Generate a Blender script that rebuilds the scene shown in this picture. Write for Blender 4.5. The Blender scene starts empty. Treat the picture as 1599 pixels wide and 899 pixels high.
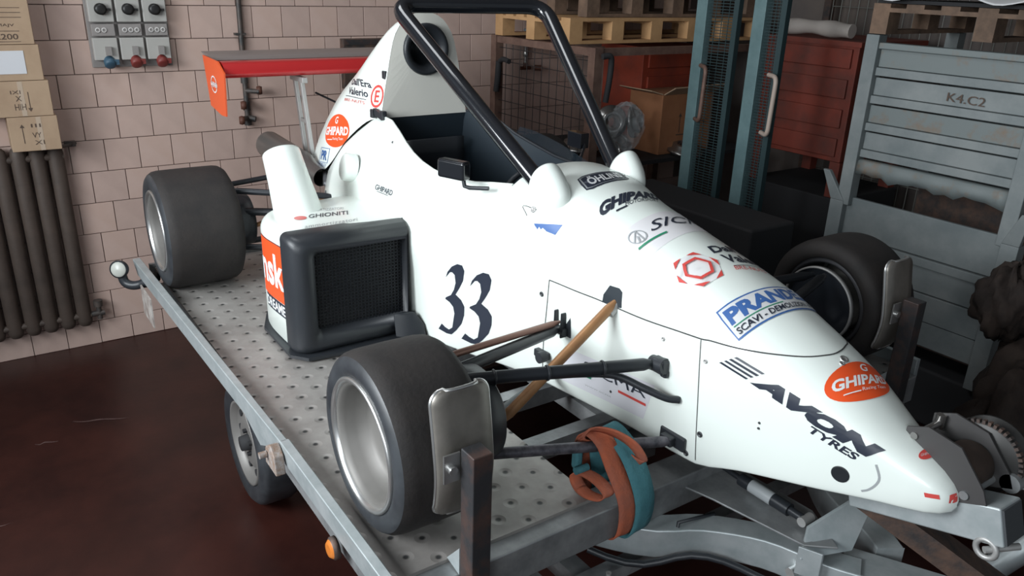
import bpy, bmesh, math, random
from mathutils import Vector, Matrix, Quaternion
from mathutils.bvhtree import BVHTree
random.seed(7)
PI = math.pi
SC = bpy.context.scene
COL = SC.collection
# ------------------------------------------------------------------ camera, world, light, exposure
def R(d): return math.radians(d)
pitch, roll, yaw, FPX = .3727, .0321, 2.5324, 1243.07
fw = Vector((math.cos(pitch)*math.cos(yaw), math.cos(pitch)*math.sin(yaw), -math.sin(pitch)))
r0 = fw.cross(Vector((0, 0, 1))).normalized(); u0 = r0.cross(fw)
rt = math.cos(roll)*r0 + math.sin(roll)*u0; up = -math.sin(roll)*r0 + math.cos(roll)*u0
cam = bpy.data.cameras.new('camera'); cam.sensor_width = 36; cam.lens = 36*FPX/1599; cam.clip_start = .05
camo = bpy.data.objects.new('camera', cam); COL.objects.link(camo)
M4 = Matrix((rt, up, -fw)).transposed().to_4x4(); M4.translation = Vector((1.8482, -1.9526, 2.3915))
camo.matrix_world = M4
SC.camera = camo
SC.view_settings.view_transform = 'Standard'; SC.view_settings.look = 'None'
SC.view_settings.gamma = 1; SC.view_settings.use_curve_mapping = False
SC.view_settings.exposure = -0.12
w = bpy.data.worlds.new('sky'); SC.world = w; w.use_nodes = True
w.node_tree.nodes['Background'].inputs[0].default_value = (.80, .90, 1, 1)
w.node_tree.nodes['Background'].inputs[1].default_value = .22
def area(name, loc, target, sx, sy, energy, col):
    l = bpy.data.lights.new(name, 'AREA'); l.shape = 'RECTANGLE'; l.size = sx; l.size_y = sy
    l.energy = energy; l.color = col
    o = bpy.data.objects.new(name, l); COL.objects.link(o); o.location = loc
    o.rotation_euler = (Vector(target)-Vector(loc)).to_track_quat('-Z', 'Y').to_euler()
    return o
wl = area('window_light', (-.7, -4.2, 2.75), (-.7, 0, 1.25), 2.4, 1.5, 142, (.91, .965, 1)); wl.data.spread = R(125)
area('skylight', (-1.8, -1.2, 4.4), (-1.4, .2, 1.2), 1.4, 1.0, 36, (.93, .97, 1))

area('camera_side_fill', (3.6, -5.0, 2.9), (.0, 0, 1.2), 2.4, 1.6, 125, (.90, .96, 1))  # soft fill added from the camera side to brighten headrest and nose

# ------------------------------------------------------------------ helpers
def catm(P, k, closed=False):
    P = [Vector(p) for p in P]; n = len(P); out = []
    rng = n if closed else n-1
    for i in range(rng):
        a = P[(i-1) % n] if closed or i > 0 else P[0]*2-P[1]
        b = P[i]; c = P[(i+1) % n]
        d = P[(i+2) % n] if closed or i+2 < n else P[-1]*2-P[-2]
        for j in range(k):
            t = j/k
            out.append(.5*((2*b)+(c-a)*t+(2*a-5*b+4*c-d)*t*t+(3*b-a-3*c+d)*t**3))
    if not closed: out.append(P[-1])
    return out
class MB:
    def __init__(s): s.v = []; s.f = []; s.m = []; s.sm = []; s.mi = 0; s.smooth = False
    def add(s, V, F, smooth=None):
        o = len(s.v); s.v += [tuple(p) for p in V]
        for f in F:
            s.f.append([i+o for i in f]); s.m.append(s.mi); s.sm.append(s.smooth if smooth is None else smooth)
        return s
    def box(s, c, d, rot=None, bev=0):
        x, y, z = [q/2 for q in d]; V = [Vector((a*x, b*y, e*z)) for a in (-1, 1) for b in (-1, 1) for e in (-1, 1)]
        Mx = rot if rot is not None else Matrix.Identity(3)
        V = [Mx @ v+Vector(c) for v in V]
        return s.add(V, [(0, 1, 3, 2), (4, 6, 7, 5), (0, 4, 5, 1), (2, 3, 7, 6), (0, 2, 6, 4), (1, 5, 7, 3)], False)
    def bx(s, a, b):
        return s.box([(p+q)/2 for p, q in zip(a, b)], [abs(q-p) for p, q in zip(a, b)])
    def hexa(s, P8):   # bottom 4 then top 4
        return s.add(P8, [(3, 2, 1, 0), (4, 5, 6, 7), (0, 1, 5, 4), (1, 2, 6, 5), (2, 3, 7, 6), (3, 0, 4, 7)], False)
    def beam(s, a, b, wd, ht, upv=(0, 0, 1)):
        a, b = Vector(a), Vector(b); d = (b-a).normalized(); si = d.cross(Vector(upv)).normalized(); u = si.cross(d)
        P = []
        for hz in (-ht/2, ht/2):
            for q, sg in ((a, -1), (b, -1), (b, 1), (a, 1)): P.append(q+si*sg*wd/2+u*hz)
        return s.hexa(P)
    def tube(s, P, r, n=10, closed=False, cap=True):
        P = [Vector(p) for p in P]; N = len(P); rr = r if isinstance(r, (list, tuple)) else [r]*N
        V = []; F = []; prev = None
        for i, p in enumerate(P):
            if closed: t = P[(i+1) % N]-P[i-1]
            else: t = P[min(i+1, N-1)]-P[max(i-1, 0)]
            t.normalize()
            if prev is None:
                a = Vector((0, 0, 1)) if abs(t.z) < .9 else Vector((1, 0, 0)); nrm = t.cross(a).normalized()
            else:
                nrm = (prev-t*prev.dot(t)).normalized()
            prev = nrm; bn = t.cross(nrm)
            for k in range(n):
                an = 2*PI*k/n; V.append(p+(nrm*math.cos(an)+bn*math.sin(an))*rr[i])
        for i in range(N if closed else N-1):
            j = (i+1) % N
            for k in range(n):
                l = (k+1) % n; F.append((i*n+k, i*n+l, j*n+l, j*n+k))
        s.add(V, F, True)
        if cap and not closed: s.add(V[:n], [list(range(n))[::-1]], False); s.add(V[-n:], [list(range(n))], False)
        return s
    def cyl(s, a, b, r, r2=None, n=20): return s.tube([a, b], [r, r if r2 is None else r2], n)
    def lathe(s, prof, org, ax, n=48, closed=True):   # prof: (radius, axial)
        ax = Vector(ax).normalized(); a = Vector((0, 0, 1)) if abs(ax.z) < .9 else Vector((1, 0, 0))
        e1 = ax.cross(a).normalized(); e2 = ax.cross(e1); org = Vector(org); V = []; F = []; K = len(prof)
        for i in range(n):
            an = 2*PI*i/n
            for (r, h) in prof: V.append(org+ax*h+(e1*math.cos(an)+e2*math.sin(an))*r)
        for i in range(n):
            j = (i+1) % n
            for k in range(K-1): F.append((i*K+k, j*K+k, j*K+k+1, i*K+k+1))
        return s.add(V, F, True)
    def grid(s, rows, smooth=True, closed=False):
        K = len(rows[0]); V = [p for r_ in rows for p in r_]; F = []
        for i in range(len(rows)-1):
            for k in range(K if closed else K-1):
                l = (k+1) % K; F.append((i*K+k, i*K+l, (i+1)*K+l, (i+1)*K+k))
        return s.add(V, F, smooth)
    def prism(s, poly, ext):   # polygon (3d pts), extrude vector
        n = len(poly); e = Vector(ext); V = [Vector(p) for p in poly]+[Vector(p)+e for p in poly]
        F = [list(range(n))[::-1], list(range(n, 2*n))]+[(i, (i+1) % n, n+(i+1) % n, n+i) for i in range(n)]
        return s.add(V, F, False)
    def build(s, name, mats, parent=None, loc=None, rotz=0, bevel=0, bseg=2, sub=0, solid=0, label=None, cat=None, group=None, kind=None, recalc=True, shadesharp=None):
        me = bpy.data.meshes.new(name); me.from_pydata(s.v, [], s.f)
        if not isinstance(mats, (list, tuple)): mats = [mats]
        for m in mats: me.materials.append(m)
        me.polygons.foreach_set('material_index', s.m); me.polygons.foreach_set('use_smooth', s.sm)
        if recalc:
            bm = bmesh.new(); bm.from_mesh(me); bmesh.ops.recalc_face_normals(bm, faces=bm.faces); bm.to_mesh(me); bm.free()
        me.update()
        o = bpy.data.objects.new(name, me); COL.objects.link(o)
        if parent is not None:
            o.parent = parent
            # geometry is written in world coordinates unless loc is given
            if loc is None:
                q = parent; base = Vector((0, 0, 0)); 
                while q is not None: base += q.location; q = q.parent
                o.location = -base
        if loc is not None: o.location = loc
        if rotz: o.rotation_euler.z = rotz
        if bevel:
            b = o.modifiers.new('b', 'BEVEL'); b.width = bevel; b.segments = bseg; b.limit_method = 'ANGLE'; b.angle_limit = R(40)
            for p in me.polygons: p.use_smooth = True
            b.harden_normals = True
        if solid: m = o.modifiers.new('s', 'SOLIDIFY'); m.thickness = solid; m.offset = 0
        if sub: m = o.modifiers.new('u', 'SUBSURF'); m.levels = sub; m.render_levels = sub
        return tag(o, label, cat, group, kind)
def tag(o, label=None, cat=None, group=None, kind=None):
    if label: o['label'] = label
    if cat: o['category'] = cat
    if group: o['group'] = group
    if kind: o['kind'] = kind
    return o
def empty(name, loc, label, cat, group=None):
    o = bpy.data.objects.new(name, None); COL.objects.link(o); o.location = loc; o.empty_display_size = .1
    return tag(o, label, cat, group)
def copy_tree(o, parent=None, delta=None):
    c = o.copy(); COL.objects.link(c)
    if parent is not None: c.parent = parent
    if delta is not None: c.location = o.location+Vector(delta)
    for ch in [q for q in o.children]: copy_tree(ch, c)
    return c

# ------------------------------------------------------------------ materials
def mat(name, col, rough=.5, metal=0, noise=0, nscale=8, col2=None, bump=0, bscale=60, coat=0, spec=.5, emit=None, trans=0, alpha=1, detail=4, ramp=(.35, .65), sheen=0):
    m = bpy.data.materials.new(name); m.use_nodes = True; N = m.node_tree.nodes; L = m.node_tree.links
    b = N['Principled BSDF']; b.inputs['Base Color'].default_value = (*col, 1); b.inputs['Roughness'].default_value = rough
    b.inputs['Metallic'].default_value = metal; b.inputs['Coat Weight'].default_value = coat; b.inputs['Coat Roughness'].default_value = .06
    b.inputs['Specular IOR Level'].default_value = spec
    b.inputs['Transmission Weight'].default_value = trans; b.inputs['Alpha'].default_value = alpha
    if emit: b.inputs['Emission Color'].default_value = (*emit, 1); b.inputs['Emission Strength'].default_value = 1
    tc = N.new('ShaderNodeTexCoord')
    if col2 is not None:
        n = N.new('ShaderNodeTexNoise'); n.inputs['Scale'].default_value = nscale; n.inputs['Detail'].default_value = detail; n.inputs['Roughness'].default_value = .65
        L.new(tc.outputs['Object'], n.inputs['Vector'])
        r = N.new('ShaderNodeValToRGB'); r.color_ramp.elements[0].position = ramp[0]; r.color_ramp.elements[1].position = ramp[1]
        r.color_ramp.elements[0].color = (*col, 1); r.color_ramp.elements[1].color = (*col2, 1)
        L.new(n.outputs[0], r.inputs[0]); L.new(r.outputs[0], b.inputs['Base Color'])
    if bump:
        n2 = N.new('ShaderNodeTexNoise'); n2.inputs['Scale'].default_value = bscale; n2.inputs['Detail'].default_value = 3
        L.new(tc.outputs['Object'], n2.inputs['Vector'])
        bp = N.new('ShaderNodeBump'); bp.inputs['Strength'].default_value = bump; bp.inputs['Distance'].default_value = .01
        L.new(n2.outputs[0], bp.inputs['Height']); L.new(bp.outputs[0], b.inputs['Normal'])
    return m
WHITE = mat('white_gelcoat', (.79, .845, .80), .30, coat=.3)
NAVY = mat('cockpit_lining', (.010, .018, .026), .55)
BLACKPL = mat('black_plastic', (.022, .025, .03), .42, bump=.05, bscale=200)
BLACKGL = mat('black_gloss_paint', (.010, .011, .014), .16, coat=.5)
RUBBER = mat('slick_rubber', (.012, .0105, .0105), .75, col2=(.026, .021, .019), nscale=9, bump=.12, bscale=70, ramp=(.3, .8))
SIDEW = mat('sidewall_rubber', (.022, .024, .028), .42, col2=(.045, .05, .056), nscale=6)
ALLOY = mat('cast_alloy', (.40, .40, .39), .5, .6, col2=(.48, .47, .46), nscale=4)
SHADEDRIM = mat('shaded_rim_barrel', (.05, .05, .055), .5, .5)  # dark copy of the barrel alloy, shade painted in for the far wheels
RIMM = mat('satin_rim', (.15, .145, .135), .55, .3, col2=(.19, .18, .17), nscale=3)
ALLOYP = mat('polished_alloy', (.62, .62, .61), .32, .9)
GALV = mat('galvanised_steel', (.22, .23, .235), .5, .55, col2=(.36, .37, .375), nscale=7, bump=.03, bscale=30)
GALVL = mat('bright_galvanised_steel', (.40, .45, .46), .42, .5, col2=(.52, .56, .57), nscale=10)
DARKST = mat('dark_rusty_steel', (.05, .045, .045), .6, .3, col2=(.13, .08, .06), nscale=14, bump=.2, bscale=40)
POSTM = mat('scraped_dark_paint', (.035, .035, .038), .5, .2, col2=(.09, .05, .04), nscale=10, bump=.15, bscale=50, ramp=(.45, .7))
ARM = mat('black_satin_metal', (.02, .023, .028), .38, .2)
GREYARM = mat('grey_worn_metal', (.16, .15, .17), .4, .5, col2=(.06, .06, .07), nscale=30)
BRONZE = mat('bronze_rod', (.38, .20, .09), .42, .35, col2=(.30, .15, .07), nscale=12)
COPPER = mat('copper_rod', (.20, .10, .075), .4, .5)
RED = mat('red_wing_paint', (.42, .02, .022), .3, coat=.3)
ORANGE = mat('orange_decal', (.80, .09, .02), .4)
ORANGEEP = mat('orange_endplate', (.72, .10, .025), .4)
DECB = mat('black_decal', (.022, .028, .045), .4)
DECBL = mat('blue_decal', (.05, .13, .35), .4)
DECW = mat('white_decal', (.80, .82, .82), .35)
DECPK = mat('pale_decal', (.66, .67, .68), .35)
DECR = mat('red_decal', (.62, .07, .06), .4)
DECG = mat('green_decal', (.02, .22, .12), .4)
DECGY = mat('grey_decal', (.33, .35, .36), .4)
SEAM = mat('seam_gap', (.05, .05, .05), .8)
CARD = mat('cardboard', (.36, .25, .165), .85, col2=(.42, .30, .20), nscale=5)
CARDO = mat('orange_cardboard', (.36, .16, .075), .85, col2=(.30, .13, .06), nscale=5)
INK = mat('brown_print', (.09, .06, .045), .8)
PAPER = mat('white_paper', (.62, .63, .66), .7)
GREYPL = mat('grey_plastic', (.42, .41, .385), .5)
GREYPD = mat('dark_grey_plastic', (.27, .25, .24), .5)
KNOB = mat('black_knob', (.015, .014, .014), .4)
BLUEPL = mat('blue_socket', (.045, .10, .15), .5)
REDPL = mat('red_socket', (.20, .035, .03), .5)
IRON = mat('dark_iron_pipe', (.05, .052, .052), .5, .3, col2=(.10, .08, .07), nscale=20)
VALVE = mat('rusty_valve', (.11, .045, .03), .6, .2)
RADM = mat('radiator_paint', (.085, .062, .050), .6, .1, col2=(.055, .041, .034), nscale=5)
GROUT = mat('grout', (.16, .125, .11), .9)
WOOD = mat('new_pine', (.52, .31, .15), .7, col2=(.42, .24, .11), nscale=6, bump=.1, bscale=30)
WOODD = mat('old_dark_wood', (.10, .065, .045), .8, col2=(.19, .12, .08), nscale=7, bump=.2, bscale=30)
CAGE = mat('rusty_brown_frame', (.13, .075, .06), .6, .3, col2=(.21, .13, .10), nscale=9)
WIRE = mat('dark_wire', (.04, .035, .035), .5, .4)
OBIN = mat('orange_red_bin', (.36, .06, .03), .6, col2=(.20, .045, .03), nscale=5, ramp=(.4, .75))
RBIN = mat('dark_red_bin', (.20, .035, .02), .65, col2=(.10, .028, .02), nscale=4, ramp=(.4, .7))
TEAL = mat('teal_paint', (.10, .17, .18), .45, .1, col2=(.13, .21, .22), nscale=10)
TEALD = mat('dark_teal_mesh', (.025, .05, .055), .5, .2)
BEIGE = mat('beige_handle', (.42, .34, .29), .5)
GBIN = mat('grey_blue_bin', (.155, .18, .185), .6, .1, col2=(.23, .25, .25), nscale=4, bump=.08, bscale=12, detail=8)
GBINR = mat('worn_rusty_bin', (.165, .19, .19), .6, .1, col2=(.20, .13, .08), nscale=7, bump=.1, bscale=12, detail=9, ramp=(.52, .72))
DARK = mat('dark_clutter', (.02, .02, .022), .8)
SACK = mat('brown_sacking', (.016, .010, .008), .85, col2=(.036, .023, .017), nscale=7, bump=.6, bscale=18)
FILM = mat('cling_film', (.75, .78, .8), .12, alpha=.22, bump=.8, bscale=30)
SHEETM = mat('white_plastic_sheet', (.60, .60, .61), .4, bump=.4, bscale=9)
STEELD = mat('machined_steel', (.34, .33, .32), .25, .9)
STRO = mat('orange_webbing', (.48, .12, .055), .85, col2=(.30, .10, .065), nscale=8, bump=.3, bscale=120)
STRT = mat('teal_webbing', (.045, .16, .19), .85, col2=(.07, .22, .25), nscale=8, bump=.3, bscale=120)
LENSO = mat('amber_lens', (.55, .17, .03), .3)
LENSW = mat('white_lens', (.45, .46, .42), .35)
SMOKE = mat('smoked_screen', (.02, .03, .04), .08, alpha=.45)

def deck_mat():
    m = mat('perforated_sheet', (.29, .27, .255), .5, .4, col2=(.40, .38, .36), nscale=5)
    N = m.node_tree.nodes; L = m.node_tree.links; b = N['Principled BSDF']
    tc = N.new('ShaderNodeTexCoord'); sp = N.new('ShaderNodeSeparateXYZ'); L.new(tc.outputs['Object'], sp.inputs[0])
    def mth(op, a, c=None, v=None):
        n = N.new('ShaderNodeMath'); n.operation = op
        L.new(a, n.inputs[0])
        if c is not None: L.new(c, n.inputs[1])
        if v is not None: n.inputs[1].default_value = v
        return n.outputs[0]
    P_ = .098
    ry = mth('DIVIDE', sp.outputs[1], v=P_*.8); rx = mth('DIVIDE', sp.outputs[0], v=P_)
    row = mth('FLOOR', ry); odd = mth('MULTIPLY', mth('MODULO', mth('ABSOLUTE', row), v=2.0), v=.5)
    fx = mth('SUBTRACT', mth('FRACT', mth('ADD', rx, odd)), v=.5); fy = mth('SUBTRACT', mth('FRACT', ry), v=.5)
    fx = mth('MULTIPLY', fx, v=P_); fy = mth('MULTIPLY', fy, v=P_*.8)
    d = mth('SQRT', mth('ADD', mth('MULTIPLY', fx, fx), mth('MULTIPLY', fy, fy)))
    mr = N.new('ShaderNodeMapRange'); mr.inputs[1].default_value = .006; mr.inputs[2].default_value = .012; L.new(d, mr.inputs[0])
    mx = N.new('ShaderNodeMix'); mx.data_type = 'RGBA'
    old = b.inputs['Base Color'].links[0].from_socket
    L.new(mr.outputs[0], mx.inputs[0]); mx.inputs[6].default_value = (.055, .055, .055, 1); L.new(old, mx.inputs[7]); L.new(mx.outputs[2], b.inputs['Base Color'])
    m2 = N.new('ShaderNodeMapRange'); m2.inputs[1].default_value = .004; m2.inputs[2].default_value = .024; L.new(d, m2.inputs[0])
    bp = N.new('ShaderNodeBump'); bp.inputs['Strength'].default_value = .7; bp.inputs['Distance'].default_value = .006; L.new(m2.outputs[0], bp.inputs['Height']); L.new(bp.outputs[0], b.inputs['Normal'])
    return m
DECK = deck_mat()
def floor_mat():
    m = mat('red_painted_concrete', (.020, .0065, .0055), .34, col2=(.040, .012, .009), nscale=2.2, detail=9, bump=.06, bscale=20, spec=.4)
    return m
FLOORM = floor_mat()
TILES = [mat('wall_tile', c, .45, col2=c2, nscale=5, bump=.03, bscale=20) for c, c2 in (((.50, .365, .315), (.55, .405, .35)), ((.47, .345, .30), (.52, .385, .335)), ((.53, .38, .32), (.56, .415, .36)))]

# ------------------------------------------------------------------ setting
MB().bx((-3.9, -5.2, -.12), (4.2, 4.2, 0)).build('floor', FLOORM, kind='structure', label='dark red painted concrete floor')
wb = MB().bx((-3.95, -5.2, 0), (-3.731, 4.2, 4.6)).build('wall_back', GROUT, kind='structure', label='tiled back wall')
MB().bx((-3.73, 4.0, 0), (4.2, 4.2, 4.6)).build('wall_right', mat('dim_plaster', (.10, .085, .08), .8, col2=(.14, .115, .10), nscale=2), kind='structure')
MB().bx((-3.95, -2.9, 4.6), (4.2, 4.2, 4.75)).build('ceiling', mat('ceiling_plaster', (.3, .29, .28), .9), kind='structure')
TH, TW, GZ = .1998, .2, .0022
tm = {}
stuffmb = MB()
row = 0
z0w = 1.3598-.0005
for ri in range(-7, 9):
    zc_top = 1.3598+ri*TH   # row line heights
    zb_, zt_ = zc_top, zc_top+TH
    if zb_ < -.02: zb_ = .0
    if zt_ < .03: continue
    off = .0 if ri % 2 == 0 else TW/2
    for ci in range(-26, 20):
        y0 = ci*TW+off+.062; y1 = y0+TW
        if y1 > 4.0 or y0 < -5.2: continue
        vis = (-2.25 < y0 < 2.35) and zt_ < 2.45 and not (y0 < -1.62 and zb_ < 1.3 and y0 < -1.62)
        vis = vis and not (zb_ < .75 and -.75 < y0) and not (zb_ < 1.2 and y0 > -.15)
        if vis:
            key = (random.randrange(3), round(zt_-zb_, 3))
            if key not in tm:
                hh = (key[1]-2*GZ)/2; o = MB().box((0, 0, 0), (.012, TW-2*GZ, 2*hh)).build('tile', TILES[key[0]], wb, loc=(-3.726, (y0+y1)/2, (zb_+zt_)/2), bevel=.002, bseg=1)
                tm[key] = o
            else:
                o = tm[key].copy(); COL.objects.link(o); o.location = (-3.726, (y0+y1)/2, (zb_+zt_)/2)
        else:
            stuffmb.mi = random.randrange(3)
            stuffmb.box((-3.726, (y0+y1)/2, (zb_+zt_)/2), (.012, TW-2*GZ, zt_-zb_-2*GZ))
o = stuffmb.build('tile_field', TILES, wb, kind='stuff')

# ------------------------------------------------------------------ race car
CAR = empty('race_car', (-.6, 0, .85), 'white open-wheel racing car numbered 33 with an orange rear wing, strapped on the trailer', 'race car')
# body stations: x, zb, wb, (w1,z1),(w2,z2),(w3,z3),(w4,z4), z5
ST = [
 (1.102, 1.150, .004, (.008, 1.152), (.010, 1.158), (.008, 1.164), (.004, 1.167), 1.168),
 (1.097, 1.136, .018, (.027, 1.142), (.033, 1.158), (.027, 1.176), (.014, 1.184), 1.186),
 (1.080, 1.126, .036, (.047, 1.134), (.053, 1.160), (.046, 1.188), (.024, 1.202), 1.206),
 (1.05, 1.118, .055, (.066, 1.128), (.072, 1.165), (.063, 1.203), (.036, 1.222), 1.228),
 (.95, 1.100, .084, (.096, 1.110), (.101, 1.165), (.096, 1.228), (.064, 1.262), 1.276),
 (.757, 1.056, .134, (.147, 1.068), (.155, 1.18), (.149, 1.300), (.096, 1.366), 1.390),
 (.55, 1.005, .170, (.182, 1.016), (.190, 1.18), (.187, 1.345), (.124, 1.440), 1.476),
 (.38, .953, .190, (.203, .962), (.210, 1.17), (.210, 1.372), (.146, 1.490), 1.532),
 (.10, .945, .205, (.218, .955), (.228, 1.16), (.230, 1.385), (.162, 1.545), 1.602),
 (-.2, .930, .225, (.238, .94), (.248, 1.15), (.252, 1.395), (.185, 1.597), 1.664),
 (-.42, .915, .240, (.255, .925), (.272, 1.15), (.285, 1.43), (.225, 1.645), 1.705),
 (-.60, .900, .270, (.288, .91), (.310, 1.14), (.325, 1.43), (.255, 1.648), 1.712),
 (-.80, .885, .325, (.335, .892), (.352, 1.14), (.362, 1.40), (.300, 1.618), 1.70),
 (-1.02, .875, .375, (.385, .882), (.402, 1.14), (.412, 1.38), (.325, 1.606), 1.70),
 (-1.2, .875, .410, (.420, .882), (.430, 1.14), (.435, 1.37), (.325, 1.625), 1.72),
 (-1.4, .875, .440, (.450, .882), (.455, 1.14), (.440, 1.38), (.300, 1.670), 1.76),
 (-1.62, .875, .440, (.450, .882), (.455, 1.14), (.435, 1.41), (.268, 1.738), 1.78),
 (-1.78, .875, .430, (.440, .882), (.450, 1.14), (.430, 1.41), (.246, 1.730), 1.77),
 (-1.90, .875, .425, (.435, .882), (.445, 1.14), (.428, 1.40), (.278, 1.665), 1.70),
 (-2.02, .875, .415, (.425, .882), (.435, 1.14), (.425, 1.38), (.308, 1.58), 1.62),
 (-2.12, .875, .400, (.410, .882), (.425, 1.14), (.415, 1.33), (.335, 1.46), 1.50)]
def flat(s): return [s[1], s[2], *s[3], *s[4], *s[5], *s[6], s[7]]
XS = [s[0] for s in ST]; FV = [flat(s) for s in ST]
def interp(x):
    n = len(XS)
    for i in range(n-1):
        if XS[i] >= x >= XS[i+1]: break
    t = (x-XS[i])/(XS[i+1]-XS[i]); h = XS[i+1]-XS[i]
    out = []
    for k in range(len(FV[0])):
        def slope(j):
            if j <= 0 or j >= n-1: return (FV[min(j+1, n-1)][k]-FV[max(j-1, 0)][k])/(XS[min(j+1, n-1)]-XS[max(j-1, 0)])
            a = (FV[j][k]-FV[j-1][k])/(XS[j]-XS[j-1]); b = (FV[j+1][k]-FV[j][k])/(XS[j+1]-XS[j])
            return 0 if a*b <= 0 else 2*a*b/(a+b)
        a, b = FV[i][k], FV[i+1][k]; m0, m1 = slope(i)*h, slope(i+1)*h
        out.append((2*t**3-3*t*t+1)*a+(t**3-2*t*t+t)*m0+(-2*t**3+3*t*t)*b+(t**3-t*t)*m1)
    return out
def profile(x):
    zb, wb_, w1, z1, w2, z2, w3, z3, w4, z4, z5 = interp(x)
    side = catm([(wb_-.02, zb, 0), (wb_, zb, 0), (w1, z1, 0), (w2, z2, 0), (w3, z3, 0), (w4, z4, 0), (0, z5, 0), (-w4, z4, 0)], 6)
    side = side[6:37]   # from wb to top centre
    return [(0, zb)]+[(p.x, p.y) for p in side]
CR0, CR1 = -.60, -1.775
xs = sorted(set([round(s[0], 4) for s in ST]+[round(1.05-.05*i, 4) for i in range(62) if 1.05-.05*i > -2.11]+[CR0, CR1]), reverse=True)
rows_ = []
for x in xs:
    p = profile(x); rows_.append([(x, -a, b) for a, b in p]+[(x, a, b) for a, b in p[::-1][1:]][0:])
bm_ = MB(); K = len(rows_[0]); half = (K+1)//2
V = [p for r_ in rows_ for p in r_]; F = []
NTOP = 6
for i in range(len(rows_)-1):
    xa, xb = xs[i], xs[i+1]
    for k in range(K-1):
        top = (half-1-NTOP) <= k < (half-1+NTOP)
        if top and xa <= CR0+1e-4 and xb >= CR1-1e-4: continue
        if top and xb < CR1-1e-4: continue
        F.append((i*K+k, i*K+k+1, (i+1)*K+k+1, (i+1)*K+k))
F.append(list(range((len(rows_)-1)*K, len(rows_)*K)))
bm_.add(V, F, True)
BODY = bm_.build('body_shell', WHITE, CAR)
BODY.data.polygons[len(BODY.data.polygons)-1].use_smooth = False
# rolled cockpit rim and dark tub
rimL = [(x, -interp(x)[8], interp(x)[9]) for x in [CR0-.001, -.7, -.8, -.9, -1.0, -1.1, -1.2, -1.3, -1.4, -1.5, -1.6, -1.7, CR1]]
tub = MB(); rr_ = []
for (x, y, z) in rimL:
    wv = -y; f = min(1, max(0, (-.6-x)/.15))
    p = [(wv-.004, z-.004), (wv-.015, z-.05), (wv-.03, z-.2), (wv*.85, z-.38), (wv*.7, 1.12), (wv*.4, 1.0), (0, .97)]
    rr_.append([(x, -a, b) for a, b in p]+[(x, a, b) for a, b in p[::-1][1:]])
tub.grid(rr_, True); K2 = len(rr_[0])
tub.add(rr_[-1], [list(range(K2))], False)
dash = [(-.602, -a, b) for a, b in [(.25, 1.645), (.2, 1.675), (.13, 1.70), (0, 1.708)]]+[(-.602, a, b) for a, b in [(.13, 1.70), (.2, 1.675), (.25, 1.645), (.22, 1.3), (.15, 1.0)]]+[(-.602, -.15, 1.0), (-.602, -.22, 1.3)]
tub.add(dash, [list(range(len(dash)))], False)
TUB = tub.build('cockpit_tub', NAVY, CAR, recalc=False)
for sy in (-1, 1):
    MB().tube([(x, sy*-y, z) for x, y, z in rimL], .007, 8).build('cockpit_rim', WHITE if sy < 0 else BLACKPL, CAR)
st = MB(); st.grid([[(-1.68+.10*(i/5)**2*0-.0+.35*max(0, (.5-i/8))**1.2, y, 1.02+.075*i) for y in (-.17, -.12, -.04, .04, .12, .17)] for i in range(9)], True)
st.build('seat', BLACKPL, CAR, solid=.02)
s2 = MB(); ring = [(-.86+.05*math.sin(a)*.3, .13*math.cos(a), 1.50+.13*math.sin(a)) for a in [2*PI*i/28 for i in range(28)]]
s2.tube(ring, .012, 8, closed=True); s2.beam((-.86, -.12, 1.5), (-.86, .12, 1.5), .02, .03); s2.cyl((-.86, 0, 1.5), (-.62, 0, 1.52), .016)
s2.build('steering_wheel', BLACKPL, CAR)
# clear side screen on the far cockpit edge
sc_ = MB(); A = [(x, -y+.01, z) for x, y, z in rimL[2:9]]
top_ = [(x, y+.02, z+h) for (x, y, z), h in zip(A, (.0, .02, .04, .055, .055, .05, .03))]
sc_.grid([A, top_]); sc_.build('side_screen', SMOKE, CAR)
# engine cover with intake
EC = [(-1.775, [(.242, 1.722), (.226, 1.82), (.203, 1.93), (.180, 2.04), (.155, 2.12), (.105, 2.185), (.05, 2.212), (0, 2.22)]),
      (-1.88, [(.275, 1.69), (.250, 1.81), (.222, 1.93), (.192, 2.04), (.155, 2.11), (.10, 2.16), (.04, 2.185), (0, 2.19)]),
      (-2.02, [(.325, 1.58), (.290, 1.72), (.245, 1.86), (.200, 1.965), (.155, 2.03), (.10, 2.08), (.04, 2.105), (0, 2.11)]),
      (-2.14, [(.362, 1.45), (.335, 1.61), (.270, 1.77), (.205, 1.885), (.155, 1.95), (.10, 2.00), (.04, 2.025), (0, 2.03)]),
      (-2.25, [(.375, 1.375), (.355, 1.53), (.300, 1.685), (.215, 1.81), (.160, 1.875), (.10, 1.925), (.04, 1.945), (0, 1.95)]),
      (-2.40, [(.365, 1.335), (.345, 1.45), (.300, 1.575), (.220, 1.715), (.160, 1.785), (.10, 1.83), (.04, 1.85), (0, 1.855)]),
      (-2.52, [(.340, 1.315), (.325, 1.39), (.290, 1.48), (.215, 1.61), (.155, 1.68), (.095, 1.73), (.035, 1.75), (0, 1.755)]),
      (-2.60, [(.285, 1.33), (.275, 1.38), (.245, 1.44), (.185, 1.54), (.130, 1.60), (.08, 1.64), (.03, 1.655), (0, 1.66)])]
ec = MB(); er = []
cols = [[Vector((x, p[k][0], p[k][1])) for x, p in EC] for k in range(8)]
cols = [catm(c, 4) for c in cols]
for i in range(len(cols[0])):
    ln = catm([cols[k][i] for k in range(8)], 2)
    er.append([(p.x, -p.y, p.z) for p in ln]+[(p.x, p.y, p.z) for p in ln[::-1][1:]])
ec.grid(er, True)
ec.add(er[-1], [list(range(len(er[-1])))[::-1]], False)
COVER = ec.build('engine_cover', WHITE, CAR, recalc=False)
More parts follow.
